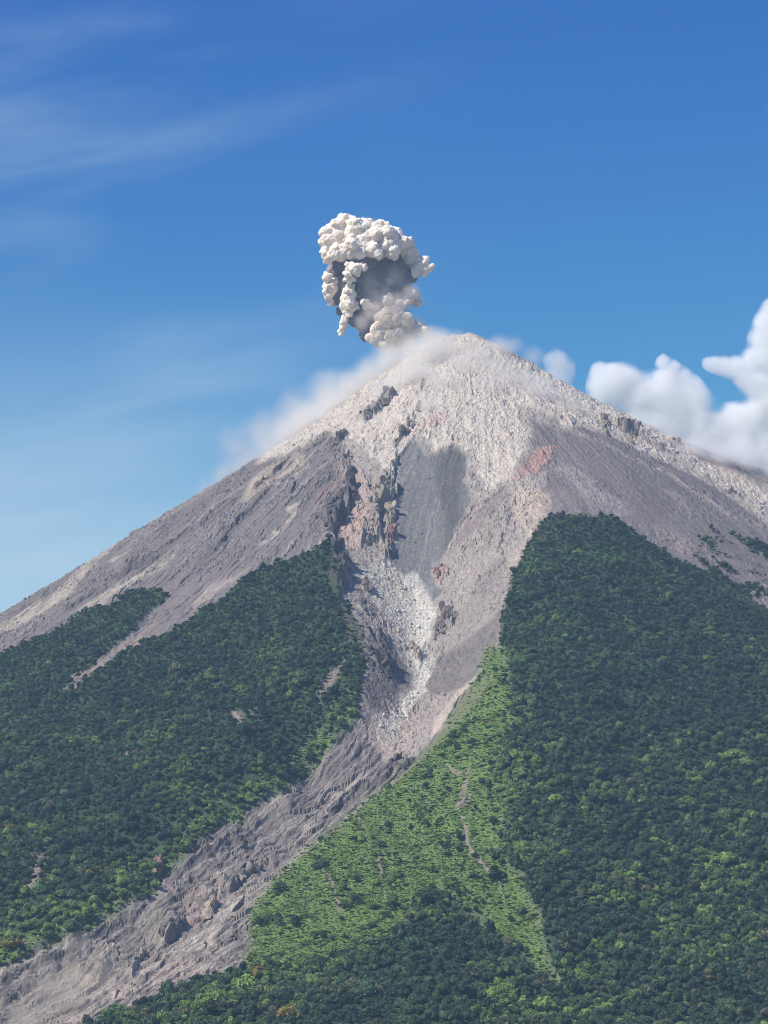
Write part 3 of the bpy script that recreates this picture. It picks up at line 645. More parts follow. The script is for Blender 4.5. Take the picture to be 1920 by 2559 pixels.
def mesh_from(name, co, faces, mat, smooth=False):
    me = bpy.data.meshes.new(name); me.from_pydata([tuple(c) for c in co], [], [tuple(f) for f in faces])
    me.materials.append(mat)
    if smooth: me.polygons.foreach_set('use_smooth', np.ones(len(me.polygons), bool))
    me.update(); return me
ICO = None
def ico(sub):
    import bmesh
    bm = bmesh.new(); bmesh.ops.create_icosphere(bm, subdivisions=sub, radius=1)
    v = np.array([p.co[:] for p in bm.verts]); f = [[q.index for q in p.verts] for p in bm.faces]; bm.free(); return v, f
ICO1 = ico(1); ICO2 = ico(2)
def crown_mesh(name, seed, mat, leaves=420, lobes=7, flat=.75, leaf=.105, tall=1.0):
    """a crown of unit radius standing on z = 0: lobes of small leaf clumps round a dark core"""
    g = np.random.default_rng(seed); co = []; fa = []
    cs = []
    for i in range(lobes):
        a = g.uniform(0, 6.283); rad = g.uniform(.0, .58) if i else 0
        cs.append((rad * math.cos(a), rad * math.sin(a), tall * (g.uniform(.55, 1.0) - .35 * rad), g.uniform(.34, .56)))
    for (x, y, z, r) in cs:
        v, f = ICO1
        n0 = len(co)
        k = 1 + .25 * g.standard_normal(len(v))
        for p, kk in zip(v, k): co.append((x + p[0] * r * .78 * kk, y + p[1] * r * .78 * kk, z + p[2] * r * .7 * kk))
        fa += [[n0 + q for q in t] for t in f]
    for i in range(leaves):
        x, y, z, r = cs[g.integers(len(cs))]
        d = g.standard_normal(3); d /= np.linalg.norm(d)
        if d[2] < -.35: d[2] = -d[2]
        p = np.array([x, y, z]) + d * r * g.uniform(.75, 1.12) * np.array([1, 1, flat + .15])
        n = d + g.standard_normal(3) * .55; n /= np.linalg.norm(n)
        t = np.cross(n, g.standard_normal(3)); t /= np.linalg.norm(t); b = np.cross(n, t)
        s = leaf * g.uniform(.6, 1.5); n0 = len(co)
        co += [p + t * s, p + b * s * .8, p - t * s, p - b * s * .8]
        fa.append([n0, n0 + 1, n0 + 2, n0 + 3])
    return mesh_from(name, co, fa, mat)
def trunk_mesh(name, seed, mat, h=1.0):
    g = np.random.default_rng(seed); co = []; fa = []
    def tube(p0, p1, r0, r1, n=6):
        a = len(co); p0 = np.array(p0); p1 = np.array(p1); d = p1 - p0; d /= np.linalg.norm(d)
        t = np.cross(d, [.3, .9, .1]); t /= np.linalg.norm(t); b = np.cross(d, t)
        for p, r in ((p0, r0), (p1, r1)):
            for k in range(n):
                w = 6.283 * k / n; co.append(p + r * (math.cos(w) * t + math.sin(w) * b))
        for k in range(n): fa.append([a + k, a + (k + 1) % n, a + n + (k + 1) % n, a + n + k])
    top = (g.uniform(-.05, .05), g.uniform(-.05, .05), h)
    tube((0, 0, -.25), top, .07, .045)
    for k in range(4):
        w = 6.283 * (k + g.uniform(-.3, .3)) / 4
        tube(top, (top[0] + .4 * math.cos(w), top[1] + .4 * math.sin(w), h + .35), .035, .012, 5)
    return mesh_from(name, co, fa, mat)
def bush_mesh(name, seed, mat, leaves=110):
    return crown_mesh(name, seed, mat, leaves, 4, .6, .2, .55)

LEAF_I = leaf_material('foliage', 'INSTANCER')
def proto_collection(name, meshes):
    c = bpy.data.collections.new(name)                      # only a library of shapes: not linked to the scene
    for i, me in enumerate(meshes): c.objects.link(bpy.data.objects.new('%s_%02d' % (name, i), me))
    return c
def scatter_group(coll):
    ng = bpy.data.node_groups.new('scatter_' + coll.name, 'GeometryNodeTree')
    ng.interface.new_socket('Geometry', in_out='INPUT', socket_type='NodeSocketGeometry')
    ng.interface.new_socket('Geometry', in_out='OUTPUT', socket_type='NodeSocketGeometry')
    gi = ng.nodes.new('NodeGroupInput'); go = ng.nodes.new('NodeGroupOutput')
    ci = ng.nodes.new('GeometryNodeCollectionInfo'); ci.inputs['Collection'].default_value = coll
    ci.inputs['Separate Children'].default_value = True; ci.inputs['Reset Children'].default_value = True
    ip = ng.nodes.new('GeometryNodeInstanceOnPoints'); ip.inputs['Pick Instance'].default_value = True
    def attr(n, t):
        a = ng.nodes.new('GeometryNodeInputNamedAttribute'); a.data_type = t; a.inputs['Name'].default_value = n; return a.outputs[0]
    ng.links.new(gi.outputs[0], ip.inputs['Points']); ng.links.new(ci.outputs[0], ip.inputs['Instance'])
    ng.links.new(attr('pick', 'INT'), ip.inputs['Instance Index'])
    ng.links.new(attr('turn', 'FLOAT_VECTOR'), ip.inputs['Rotation'])
    ng.links.new(attr('size', 'FLOAT_VECTOR'), ip.inputs['Scale'])
    ng.links.new(ip.outputs[0], go.inputs[0])
    return ng
def scatter(name, label, P, pick, turn, size, tint, coll, mat):
    me = bpy.data.meshes.new(name); n = len(P)
    me.vertices.add(n); me.vertices.foreach_set('co', np.asarray(P, F32).ravel())
    a = me.attributes.new('pick', 'INT', 'POINT'); a.data.foreach_set('value', np.asarray(pick, np.int32))
    for nm, v in (('turn', turn), ('size', size)):
        a = me.attributes.new(nm, 'FLOAT_VECTOR', 'POINT'); a.data.foreach_set('vector', np.asarray(v, F32).ravel())
    a = me.attributes.new('tint', 'FLOAT_COLOR', 'POINT')
    c4 = np.ones((n, 4), F32); c4[:, :3] = tint; a.data.foreach_set('color', c4.ravel())
    me.materials.append(mat); me.update()
    o = bpy.data.objects.new(name, me); COL.objects.link(o); o['kind'] = 'stuff'; o['label'] = label
    md = o.modifiers.new('scatter', 'NODES'); md.node_group = scatter_group(coll)
    return o
def jitter_points(step, x0, x1, y0, y1, seed):
    g = np.random.default_rng(seed)
    a, b = np.meshgrid(np.arange(x0, x1, step), np.arange(y0, y1, step))
    a = a.ravel() + g.uniform(-.5, .5, a.size) * step * .95; b = b.ravel() + g.uniform(-.5, .5, b.size) * step * .95
    return a, b, g
def seen(x, y, z, pad=380):
    u, v = sheet_pos(np.stack([x, y, z], -1)); return (u > -pad) & (u < 1660 + pad) & (v < 2212 + pad * 2)

# what kind of tree stands where
def tree_tints(x, y, g):
    n = len(x)
    big = fbm(x, y, 330, 3, 201); med = fbm(x, y, 90, 3, 202)
    dark = np.array([.022, .044, .028]); mid = np.array([.044, .082, .034]); light = np.array([.098, .155, .046]); olive = np.array([.080, .092, .046])
    k = np.clip(.24 + .20 * sstep(1500, 3400, -y) + 1.15 * med + .8 * big + .22 * g.standard_normal(n) - .35 * value(KNOLL, x, y) + .5 * value(EDGE, x, y), 0, 1)
    c = dark[None] * (1 - k[:, None]) + mid[None] * k[:, None]
    kk = np.clip((k - .62) / .38, 0, 1)[:, None]
    c = c * (1 - kk) + light * kk
    ol = (g.random(n) < .10)[:, None]; c = np.where(ol, c * .4 + olive * .6, c)
    low_ = sstep(700, 3300, -y)[:, None]
    c *= g.uniform(.6, 1.4, (n, 1)) * (1.62 + .50 * low_) * (1 + low_ * np.array([.12, 0, -.1]))
    kind = np.where(k > .72, 2, np.where(k > .4, 1, 0)); kind = np.where(ol[:, 0], 3, kind)
    fl = g.random(n); low = sstep(.0, .9, -y / 3800)
    yel = fl < .0012 + .0022 * low; pale = (fl > .985 - .012 * low)
    c = np.where(yel[:, None], np.array([.26, .21, .055]), c); kind = np.where(yel, 4, kind)
    c = np.where(pale[:, None], np.array([.17, .18, .095]), c); kind = np.where(pale, 5, kind)
    return c, kind
tx, ty, g = jitter_points(10.0, -1560, 1120, -4200, -300, 301)
keep = value(wood, tx, ty) * sstep(-.75, -.3, fbm(tx, ty, 60, 3, 210) + .1) + .7 * value(scr, tx, ty) * sstep(-.05, .2, fbm(tx, ty, 110, 3, 213)) + .7 * value(grass, tx, ty) * (g.random(len(tx)) < .5 * value(EDGE, tx, ty) + .5 * sstep(.1, .45, fbm(tx, ty, 70, 3, 211))) > .35 + .3 * g.random(len(tx))
keep &= g.random(len(tx)) > .03 + .26 * sstep(1200, 3300, -ty)
tx, ty = tx[keep], ty[keep]; tz = ground(tx, ty)
k = seen(tx, ty, tz); tx, ty, tz = tx[k], ty[k], tz[k]
ttint, tkind = tree_tints(tx, ty, g)
n = len(tx)
low = sstep(900, 3400, -ty)
trad = (4.9 + 3.5 * low) * np.exp(.30 * g.standard_normal(n)) * np.where(g.random(n) < .07, 1.45, 1) 
tpick = g.integers(0, 8, n); tturn = np.stack([g.uniform(-.12, .12, n), g.uniform(-.12, .12, n), g.uniform(0, 6.28, n)], -1)
tsize = np.stack([trad * g.uniform(.8, 1.25, n), trad * g.uniform(.8, 1.25, n), trad * g.uniform(.75, 1.35, n)], -1)
CROWNS = [crown_mesh('tree_shape', 400 + i, LEAF_I, 420, 5 + i % 4, .75, .11, .9 + .12 * (i % 3)) for i in range(8)]
tree_lib = proto_collection('tree_shapes', CROWNS)
TP = np.stack([tx, ty, tz + trad * .1], -1)
# the ones that show largest stand as trees of their own
tu, tv = sheet_pos(TP + np.array([0, 0, 1.0]) * trad[:, None])
dist = np.linalg.norm(TP - EYE, axis=1)
show = trad / dist * (1 + .35 * np.isin(tkind, (4, 5)))
inside = (tu > 6) & (tu < 1654) & (tv < 2206) & (tv > 900)
order = np.argsort(-np.where(inside, show, 0))
solo = np.zeros(n, bool); taken = []
for i in order[:3000]:
    if len(taken) >= 300: break
    taken.append(i)
solo[taken] = True
forest = scatter('forest', 'dense dark green cloud forest covering the lower slopes', TP[~solo], tpick[~solo], tturn[~solo], tsize[~solo], ttint[~solo], tree_lib, LEAF_I)
# scrub and tall grass of the green slopes
bx, by, g2 = jitter_points(5.6, -1560, 1120, -4200, -300, 302)
gv = value(grass, bx, by); sv = value(scr, bx, by); ed = value(wood, bx, by)
keep = (gv > .25 + .5 * g2.random(len(bx))) | (sv * sstep(-.1, .4, fbm(bx, by, 70, 3, 212)) > .5 + .6 * g2.random(len(bx))) | ((ed > .08) & (ed < .8) & (g2.random(len(bx)) < .6))
bx, by, gv = bx[keep], by[keep], gv[keep]; bz = ground(bx, by)
k = seen(bx, by, bz); bx, by, bz, gv = bx[k], by[k], bz[k], gv[k]; nb = len(bx)
pat = fbm(bx, by, 60, 3, 220)
kk = np.clip(.5 + 1.2 * pat + .3 * g2.standard_normal(nb), 0, 1)[:, None]
btint = np.array([.120, .190, .042]) * (1 - kk) + np.array([.185, .262, .048]) * kk
big2 = fbm(bx, by, 190, 3, 222); btint = btint * (1 + .55 * big2[:, None] * np.array([1.1, .8, .9]))
ol2 = sstep(.12, .45, fbm(bx + 900, by, 80, 4, 223))[:, None] * (g2.random((nb, 1)) < .7); btint = btint * (1 - .7 * ol2) + .7 * ol2 * np.array([.13, .135, .055])
dk2 = sstep(.15, .4, fbm(bx - 900, by, 45, 3, 224))[:, None]; btint = btint * (1 - .4 * dk2)
gold = (g2.random(nb) < .015 + .22 * sstep(.15, .5, fbm(bx, by, 120, 3, 221)))[:, None]
btint = np.where(gold, np.array([.26, .21, .06]), btint) * g2.uniform(.8, 1.2, (nb, 1))
btint = np.where((gv < .2)[:, None], np.array([.035, .06, .03]), btint)
brad = 3.2 * np.exp(.35 * g2.standard_normal(nb)) * np.where(g2.random(nb) < .10, 1.8, 1) * (1 + .5 * sstep(.15, .4, fbm(bx - 900, by, 45, 3, 224)))
bush_lib = proto_collection('scrub_shapes', [bush_mesh('scrub_shape', 500 + i, LEAF_I) for i in range(6)])
scatter('scrub', 'bright green scrub and tall grass on the slopes beside the debris channel', np.stack([bx, by, bz - brad * .15], -1), g2.integers(0, 6, nb), np.stack([0 * bx, 0 * bx, g2.uniform(0, 6.28, nb)], -1), np.stack([brad, brad, brad * g2.uniform(.3, .62, nb)], -1), btint, bush_lib, LEAF_I)
print('trees', n, 'scrub', nb)
# ------------------------------------------------------------------ loose rock
def rock_mesh(name, seed, mat, sub=1):
    g = np.random.default_rng(seed); v, f = ICO1 if sub == 1 else ICO2
    v = v * np.array([1, g.uniform(.65, 1), g.uniform(.55, .85)])
    for _ in range(7):                                        # knock flat faces off
        d = g.standard_normal(3); d /= np.linalg.norm(d); c = g.uniform(.45, .72)
        s = v @ d; v = v - np.maximum(s - c, 0)[:, None] * d
    v = v * (1 + .06 * g.standard_normal((len(v), 1)))
    return mesh_from(name, v, f, mat)
def rock_material(name, attr_type):
    m, nt, out = material(name)
    b = node(nt, 'ShaderNodeBsdfPrincipled'); b.inputs['Roughness'].default_value = .9; b.inputs['Specular IOR Level'].default_value = .2
    a = node(nt, 'ShaderNodeAttribute', attribute_name='tint', attribute_type=attr_type)
    geo = node(nt, 'ShaderNodeNewGeometry'); n1 = node(nt, 'ShaderNodeTexNoise'); n1.inputs['Scale'].default_value = .5; n1.inputs['Detail'].default_value = 4
    nt.links.new(geo.outputs['Position'], n1.inputs['Vector'])
    mr = node(nt, 'ShaderNodeMapRange'); mr.inputs[3].default_value = .6; mr.inputs[4].default_value = 1.35; nt.links.new(n1.outputs['Fac'], mr.inputs[0])
    s_ = node(nt, 'ShaderNodeVectorMath', operation='SCALE'); nt.links.new(a.outputs['Color'], s_.inputs[0]); nt.links.new(mr.outputs[0], s_.inputs['Scale'])
    nt.links.new(s_.outputs[0], b.inputs['Base Color']); nt.links.new(b.outputs[0], out.inputs['Surface'])
    return m
ROCK_I = rock_material('loose_rock', 'INSTANCER')
rock_lib = proto_collection('rock_shapes', [rock_mesh('rock_shape', 600 + i, ROCK_I) for i in range(6)])
qx, qy, g3 = jitter_points(7.0, -1560, 1120, -4200, -120, 303)
fan = region(S3(880,640, 1060,520, 1080,700, 1000,840, 960,960, 760,1060, 560,1040, 700,860), 20)
ribs2 = rib * sstep(.0, .5, st2)
dens = .55 * rub + .42 * fan + .45 * chl * sstep(-.25, .25, cbr) + .30 * scar + .18 * ribs2 + .10 * cap + .08 + .35 * region(S0(760,1600, 830,1550, 900,1540, 920,1560, 880,1620, 850,1650, 800,1620), 10) + .3 * region(S1(200,820, 340,800, 520,900, 660,1000, 700,1120, 600,1200, 400,1000, 230,950), 12)
dens = dens * (1 - veg) * (1 - .7 * heart)
keep = value(dens, qx, qy) > g3.random(len(qx)) * 1.0
qx, qy = qx[keep], qy[keep]; qz = ground(qx, qy); k = seen(qx, qy, qz); qx, qy, qz = qx[k], qy[k], qz[k]; nq = len(qx)
qr = np.minimum(.62 * (1 - g3.random(nq)) ** -.45, 4.2) * (1 + .25 * value(rub, qx, qy)) + .35
base = np.stack([value(Cc[..., i], qx, qy) for i in range(3)], -1)
mixk = g3.random((nq, 1))
qt = np.clip(base * (1 + .45 * mixk ** 2) * np.where(g3.random((nq, 1)) < .2, .55, 1.05), 0, .62)
qsee = qr / np.hypot(qx, qy + DIST); big = np.zeros(nq, bool)
uu, vv = sheet_pos(np.stack([qx, qy, qz], -1)); ok = (uu > 5) & (uu < 1655) & (vv < 2205)
big[np.argsort(-np.where(ok, qsee, 0))[:90]] = True
BP = np.stack([qx, qy, qz + qr * .3], -1)[big]; BRAD = qr[big] * 1.15; BTINT = qt[big]; BR_MED = np.median(BRAD)
qx, qy, qz, qr, qt = qx[~big], qy[~big], qz[~big], qr[~big], qt[~big]; nq = len(qx)
scatter('rubble', 'loose grey and pale rubble strewn over the scar, the flanks and the debris channel', np.stack([qx, qy, qz + qr * .15], -1), g3.integers(0, 6, nq), np.stack([g3.uniform(0, 6.28, nq) for _ in range(3)], -1), np.stack([qr, qr, qr], -1), qt, rock_lib, ROCK_I)
print('rocks', nq)
# ------------------------------------------------------------------ ash plume, dust, clouds, haze
def place(px, py, depth):
    """the point on a sight line at the distance 'depth' north of the viewer"""
    d = sight([(px, py)])[0]; t = depth / d[1]
    return EYE + d * t
def sphere_cloud(spheres, sub=1):
    v, f = ICO1 if sub == 1 else ICO2
    f = np.array(f); n = len(spheres); sp = np.asarray(spheres, float)
    co = (v[None] * sp[:, 3][:, None, None] + sp[:, None, :3]).reshape(-1, 3)
    fa = (f[None] + (np.arange(n) * len(v))[:, None, None]).reshape(-1, 3)
    return co, fa
def raw_mesh(name, co, fa, smooth=True):
    me = bpy.data.meshes.new(name)
    me.vertices.add(len(co)); me.vertices.foreach_set('co', np.asarray(co, F32).ravel())
    k = fa.shape[1]
    me.loops.add(fa.size); me.loops.foreach_set('vertex_index', fa.astype(np.int32).ravel())
    me.polygons.add(len(fa)); me.polygons.foreach_set('loop_start', np.arange(0, fa.size, k, dtype=np.int32))
    me.polygons.foreach_set('use_smooth', np.full(len(fa), smooth))
    me.update(calc_edges=True); me.validate(); return me
def fused(name, spheres, voxel, sub=1, smooth_n=2):
    """one closed skin round many overlapping puffs"""
    co, fa = sphere_cloud(spheres, sub)
    tmp = bpy.data.objects.new('tmp', raw_mesh('tmp', co, fa)); COL.objects.link(tmp)
    r = tmp.modifiers.new('r', 'REMESH'); r.mode = 'VOXEL'; r.voxel_size = voxel
    if smooth_n:
        s = tmp.modifiers.new('s', 'SMOOTH'); s.factor = .5; s.iterations = smooth_n
    dg = bpy.context.evaluated_depsgraph_get()
    me = bpy.data.meshes.new_from_object(tmp.evaluated_get(dg))
    bpy.data.objects.remove(tmp, do_unlink=True)
    me.name = name; me.polygons.foreach_set('use_smooth', np.ones(len(me.polygons), bool)); me.update()
    return me
def roughen(me, layers, seed):
    from mathutils import noise as mn
    n = len(me.vertices); co = np.empty(n * 3, F32); me.vertices.foreach_get('co', co); co = co.reshape(-1, 3)
    no = np.empty(n * 3, F32); me.vertices.foreach_get('normal', no); no = no.reshape(-1, 3)
    d = np.zeros(n, F32)
    for wl, amp in layers:
        for i in range(n):
            p = co[i]; d[i] += amp * (.45 - abs(mn.noise((p[0] / wl + seed, p[1] / wl, p[2] / wl))) * 1.6)
    me.vertices.foreach_set('co', (co + no * d[:, None]).ravel()); me.update()
def cauliflower(lobes, seed, kids=16, grand=9, s1=.52, s2=.46):
    g = np.random.default_rng(seed); out = []
    for x, y, z, r in lobes:
        out.append((x, y, z, r * .92))
        for i in range(kids):
            d = g.standard_normal(3); d /= np.linalg.norm(d)
            rr_ = r * s1 * g.uniform(.6, 1.25); c = np.array([x, y, z]) + d * r * g.uniform(.62, .82)
            out.append((*c, rr_))
            for j in range(grand):
                e = d + .9 * g.standard_normal(3); e /= np.linalg.norm(e)
                out.append((*(c + e * rr_ * .75), rr_ * s2 * g.uniform(.6, 1.2)))
    return out
SP = sheet(605.2, 415.0, .3125)
def lobes_at(sheet_fn, rows, scale, base_depth):
    out = []
    for cx, cy, r, *dz in rows:
        (px, py), = sheet_fn(cx, cy)
        p = place(px, py, base_depth + (dz[0] if dz else 0))
        m = (base_depth + (dz[0] if dz else 0)) / math.cos(PITCH) * HALF / 1106
        out.append((*p, r * scale * m))
    return out
def ash_material(name, colour, rough=None):
    m, nt, out = material(name)
    b = node(nt, 'ShaderNodeBsdfPrincipled'); b.inputs['Roughness'].default_value = 1; b.inputs['Specular IOR Level'].default_value = 0
    geo = node(nt, 'ShaderNodeNewGeometry'); n1 = node(nt, 'ShaderNodeTexNoise'); n1.inputs['Scale'].default_value = .035; n1.inputs['Detail'].default_value = 6
    nt.links.new(geo.outputs['Position'], n1.inputs['Vector'])
    mx = node(nt, 'ShaderNodeMix', data_type='RGBA'); mx.inputs[6].default_value = (*colour, 1); mx.inputs[7].default_value = (colour[0] * .86, colour[1] * .82, colour[2] * .79, 1)
    mr = node(nt, 'ShaderNodeMapRange'); mr.inputs[1].default_value = .35; mr.inputs[2].default_value = .65
    nt.links.new(n1.outputs['Fac'], mr.inputs[0]); nt.links.new(mr.outputs[0], mx.inputs[0])
    nt.links.new(mx.outputs[2], b.inputs['Base Color'])
    b.inputs['Subsurface Weight'].default_value = 1; b.inputs['Subsurface Radius'].default_value = (1, .95, .9); b.inputs['Subsurface Scale'].default_value = 9.0
    bump = node(nt, 'ShaderNodeBump'); bump.inputs['Strength'].default_value = .5; bump.inputs['Distance'].default_value = 5
    n2 = node(nt, 'ShaderNodeTexNoise'); n2.inputs['Scale'].default_value = .12; n2.inputs['Detail'].default_value = 4
    nt.links.new(geo.outputs['Position'], n2.inputs['Vector'])
    nt.links.new(n2.outputs['Fac'], bump.inputs['Height']); nt.links.new(bump.outputs[0], b.inputs['Normal'])
    nt.links.new(b.outputs[0], out.inputs['Surface'])
    return m
def puff_volume(name, lobes, colour, density, noise_scale, noise_amp, lo, hi, step=.12, aniso=.0):
    """a volume whose density follows the given round puffs, eaten away by noise"""
    m, nt, out = material(name)
    geo = node(nt, 'ShaderNodeNewGeometry')
    n1 = node(nt, 'ShaderNodeTexNoise'); n1.inputs['Scale'].default_value = noise_scale; n1.inputs['Detail'].default_value = 4; n1.inputs['Roughness'].default_value = .6
    nt.links.new(geo.outputs['Position'], n1.inputs['Vector'])
    last = None
    for x, y, z, r, *w in lobes:
        d = node(nt, 'ShaderNodeVectorMath', operation='DISTANCE'); d.inputs[1].default_value = (x, y, z)
        nt.links.new(geo.outputs['Position'], d.inputs[0])
        k = w[0] if w else 1.0
        a = node(nt, 'ShaderNodeMath', operation='MULTIPLY_ADD'); a.inputs[1].default_value = -k / r; a.inputs[2].default_value = k
        nt.links.new(d.outputs['Value'], a.inputs[0])
        if last is None: last = a.outputs[0]
        else:
            mxx = node(nt, 'ShaderNodeMath', operation='SMOOTH_MAX'); mxx.inputs[2].default_value = .25
            nt.links.new(last, mxx.inputs[0]); nt.links.new(a.outputs[0], mxx.inputs[1]); last = mxx.outputs[0]
    na = node(nt, 'ShaderNodeMath', operation='MULTIPLY_ADD'); na.inputs[1].default_value = noise_amp; nt.links.new(n1.outputs['Fac'], na.inputs[0])
    ad = node(nt, 'ShaderNodeMath', operation='ADD'); ad.inputs[1].default_value = -noise_amp * .5
    nt.links.new(last, ad.inputs[0]); nt.links.new(ad.outputs[0], na.inputs[2])
    mr = node(nt, 'ShaderNodeMapRange', interpolation_type='SMOOTHSTEP'); mr.inputs[1].default_value = lo; mr.inputs[2].default_value = hi; mr.inputs[3].default_value = 0; mr.inputs[4].default_value = density
    nt.links.new(na.outputs[0], mr.inputs[0])
    pv = node(nt, 'ShaderNodeVolumePrincipled'); pv.inputs['Color'].default_value = (*colour, 1); pv.inputs['Anisotropy'].default_value = aniso
    nt.links.new(mr.outputs[0], pv.inputs['Density']); nt.links.new(pv.outputs[0], out.inputs['Volume'])
    m.cycles.volume_step_rate = step
    return m
def link(name, me, mat, parent=None):
    me.materials.clear(); me.materials.append(mat)
    o = bpy.data.objects.new(name, me); COL.objects.link(o)
    if parent is not None: o.parent = parent
    return o
def tag(o, label, cat=None, group=None, kind=None):
    o['label'] = label
    if cat: o['category'] = cat
    if group: o['group'] = group
    if kind: o['kind'] = kind
    return o

# --- the plume
BD = DIST + 60
cap_rows = [(460,215,72,-10),(400,275,88,-20),(345,330,72,-30),(318,410,45,-40),(335,450,45,-50),(420,425,64,-70),(520,300,98,-30),(600,330,100,-40),(560,235,48,0),(690,265,68,-10),(740,330,88,-40),(805,285,48,0),(835,345,62,-10),(785,400,58,-50),(640,400,62,-70),
 (500,400,78,-70),(880,385,58,10),(915,425,52,20),(945,470,46,20),(965,535,44,10),(1032,520,32,10),(1000,485,36,10),(890,440,48,10),(600,250,60,30),(500,250,70,30),(700,380,80,0),(400,360,70,-20),(935,560,30,0),(990,560,24,5)]
strand_rows = [(520,540,40,-75),(345,690,40,-25),(350,630,34,-15),(470,740,46,-40),(470,830,34,-30),(442,895,24,-20),(428,940,22,-18),(490,520,36,-80),(535,520,38,-80),(585,520,26,-80),(470,565,28,-75),(495,600,26,-70),(460,605,22,-70),(330,585,33,-30),(322,640,26,-20),(352,668,44,-30),(335,715,36,-20),(352,760,24,-10),(370,640,44,0),
 (475,705,44,-40),(462,770,42,-40),(500,790,38,-40),(440,800,30,-30),(480,660,34,-40),(448,870,20,-20),(436,915,24,-20),(424,955,20,-15),(420,985,14,-15),(450,930,20,-10)]
stem_rows = [(420,520,86,30),(560,520,110,60),(700,560,150,60),(800,510,100,50),(650,660,130,40),(540,640,90,40),(400,720,60,30),(620,760,120,30),(780,680,100,40),(580,860,80,20),(580,930,50,20),(860,640,60,40),(870,590,60,30),(370,560,60,20),(380,640,72,25),(430,680,80,20),(380,740,52,20),(450,830,50,20),(520,880,60,20),(600,980,46,10),(690,930,90,20),(740,1010,60,10)]
low_rows = [(800,850,66,-30),(760,900,92,-20),(860,900,84,-20),(690,960,76,-30),(800,990,88,-30),(655,1015,48,-30),(740,1060,56,-30),(930,950,66,0),(990,970,52,0),(860,1000,80,-10),(920,720,44,0),(885,745,40,-10),(950,770,30,10),(735,750,42,-30),(600,765,38,-40),(660,790,44,-20),(830,780,40,-20),(700,840,60,0)]
plume = bpy.data.objects.new('ash_plume', None); COL.objects.link(plume)
tag(plume, 'billowing grey and white ash plume rising from the crater beside the summit', 'ash plume')
M_CAP = ash_material('ash_white', (.85, .765, .67)); M_STEM = ash_material('ash_grey_shaded', (.235, .215, .225)); M_LOW = ash_material('ash_tan', (.78, .70, .61))  # column: dark ash, albedo lowered further to paint shade under the head
for nm, rows, mt, seed, kids, gr in (('billowing_head', cap_rows, M_CAP, 1, 10, 6), ('trailing_strand', strand_rows, M_CAP, 2, 9, 5), ('ash_column', stem_rows, M_STEM, 3, 7, 3), ('rising_base', low_rows, M_LOW, 4, 8, 3)):
    lb = lobes_at(SP, rows, .3125, BD)
    me = fused(nm, cauliflower(lb, seed, kids, gr), 1.7, 2, 5); roughen(me, ((24, 3.4), (10, 2.0), (5, .9)), seed)
    o = link(nm, me, mt, plume)
    print(nm, len(me.vertices))

# soft ash drifting off the column
veil_rows = [(650,820,120,-90),(790,770,130,-90),(900,690,90,-70),(570,900,90,-80),(460,250,130,-10),(620,300,160,-10),(780,350,130,0),(380,350,120,-20),(900,450,110,10),(480,430,110,-40),(350,680,90,-20),(470,760,90,-30),(440,920,60,-15),(990,530,80,10),(600,480,150,0),(640,700,150,20),(800,620,140,20),(900,700,90,10),(860,800,90,0),(620,850,110,0),(560,930,80,-10),(960,900,90,0),(1010,960,80,0),(800,1010,120,-30),(680,1040,80,-40),(900,1010,110,-30),(500,860,70,0),(960,760,60,0)]
vl = [(*q, 1.0) for q in lobes_at(SP, veil_rows, .3125, BD)] + [(*q, .42) for q in lobes_at(SP, [(620,650,150,-70),(800,600,150,-60),(700,720,160,-80),(430,620,90,-40)], .3125, BD)]
link('drifting_veil', fused('drifting_veil', [q[:4] for q in vl], 12, 2, 4), puff_volume('ash_veil', vl, (.72, .67, .65), .022, .018, 1.0, .08, .9, .1), plume)
# --- dust on the crown (soft, hugging the slope)
def slope_lobes(rows):
    out = []
    for px, py, r, w, back in rows:
        (gx, gy), = at([(px, py)])
        p = place(px, py, gy + DIST + back)
        m = (gy + DIST + back) / math.cos(PITCH) * HALF / 1106
        out.append((*p, r * m, w))
    return out
def dust(name, label, rows, colour, density, ns, na, lo, hi, step, infl=1.0):
    lb = slope_lobes(rows)
    me = fused(name, [(x, y, z, r * infl) for x, y, z, r, w in lb], 14, 2, 4)
    return tag(link(name, me, puff_volume(name, lb, colour, density, ns, na, lo, hi, step), None), label, kind='stuff')
dust('dust_cloud', 'pale ash dust drifting down the left shoulder and over the crown',
  [(930,742,46,1,20),(890,765,56,1.1,20),(850,790,66,1.1,20),(805,822,70,1.1,30),(760,856,74,1.1,40),(715,890,74,1.05,50),(670,922,72,1,60),(625,950,70,.9,70),(580,978,66,.8,80),(535,1004,62,.72,90),(495,1034,56,.62,90),(455,1062,46,.5,90),(570,930,70,.55,120),(640,890,70,.6,110),(510,965,60,.45,130),(710,845,60,.7,90),(955,738,40,.9,10),(990,728,24,.7,20),
   (935,772,88,.8,0),(1000,790,70,.5,0),(1060,800,70,.5,0),(890,820,66,.85,-10),(840,850,50,.8,0),(960,830,60,.7,-10),(1030,775,56,.6,0),(1100,825,70,.55,0),(1165,855,74,.6,0),(1230,884,64,.55,0),(1080,760,46,.8,20),(1060,840,56,.55,-5),(920,880,50,.55,-10),(1110,745,32,.6,40),(1150,775,36,.6,60),(1210,790,36,.6,80),(1000,800,60,.6,0)], (.97, .945, .91), .030, .007, .8, .02, 1.15, .1)
dust('dust_haze', 'thin tan dust hanging over the lower end of the debris channel',
  [(150,2160,90,1,-60),(220,2110,70,.9,-40),(80,2140,70,.8,-40),(170,2050,60,.6,-20),(60,2210,70,1,-60),(260,2180,60,.7,-60)], (.88, .80, .68), .0075, .013, .9, .1, .9, .1)

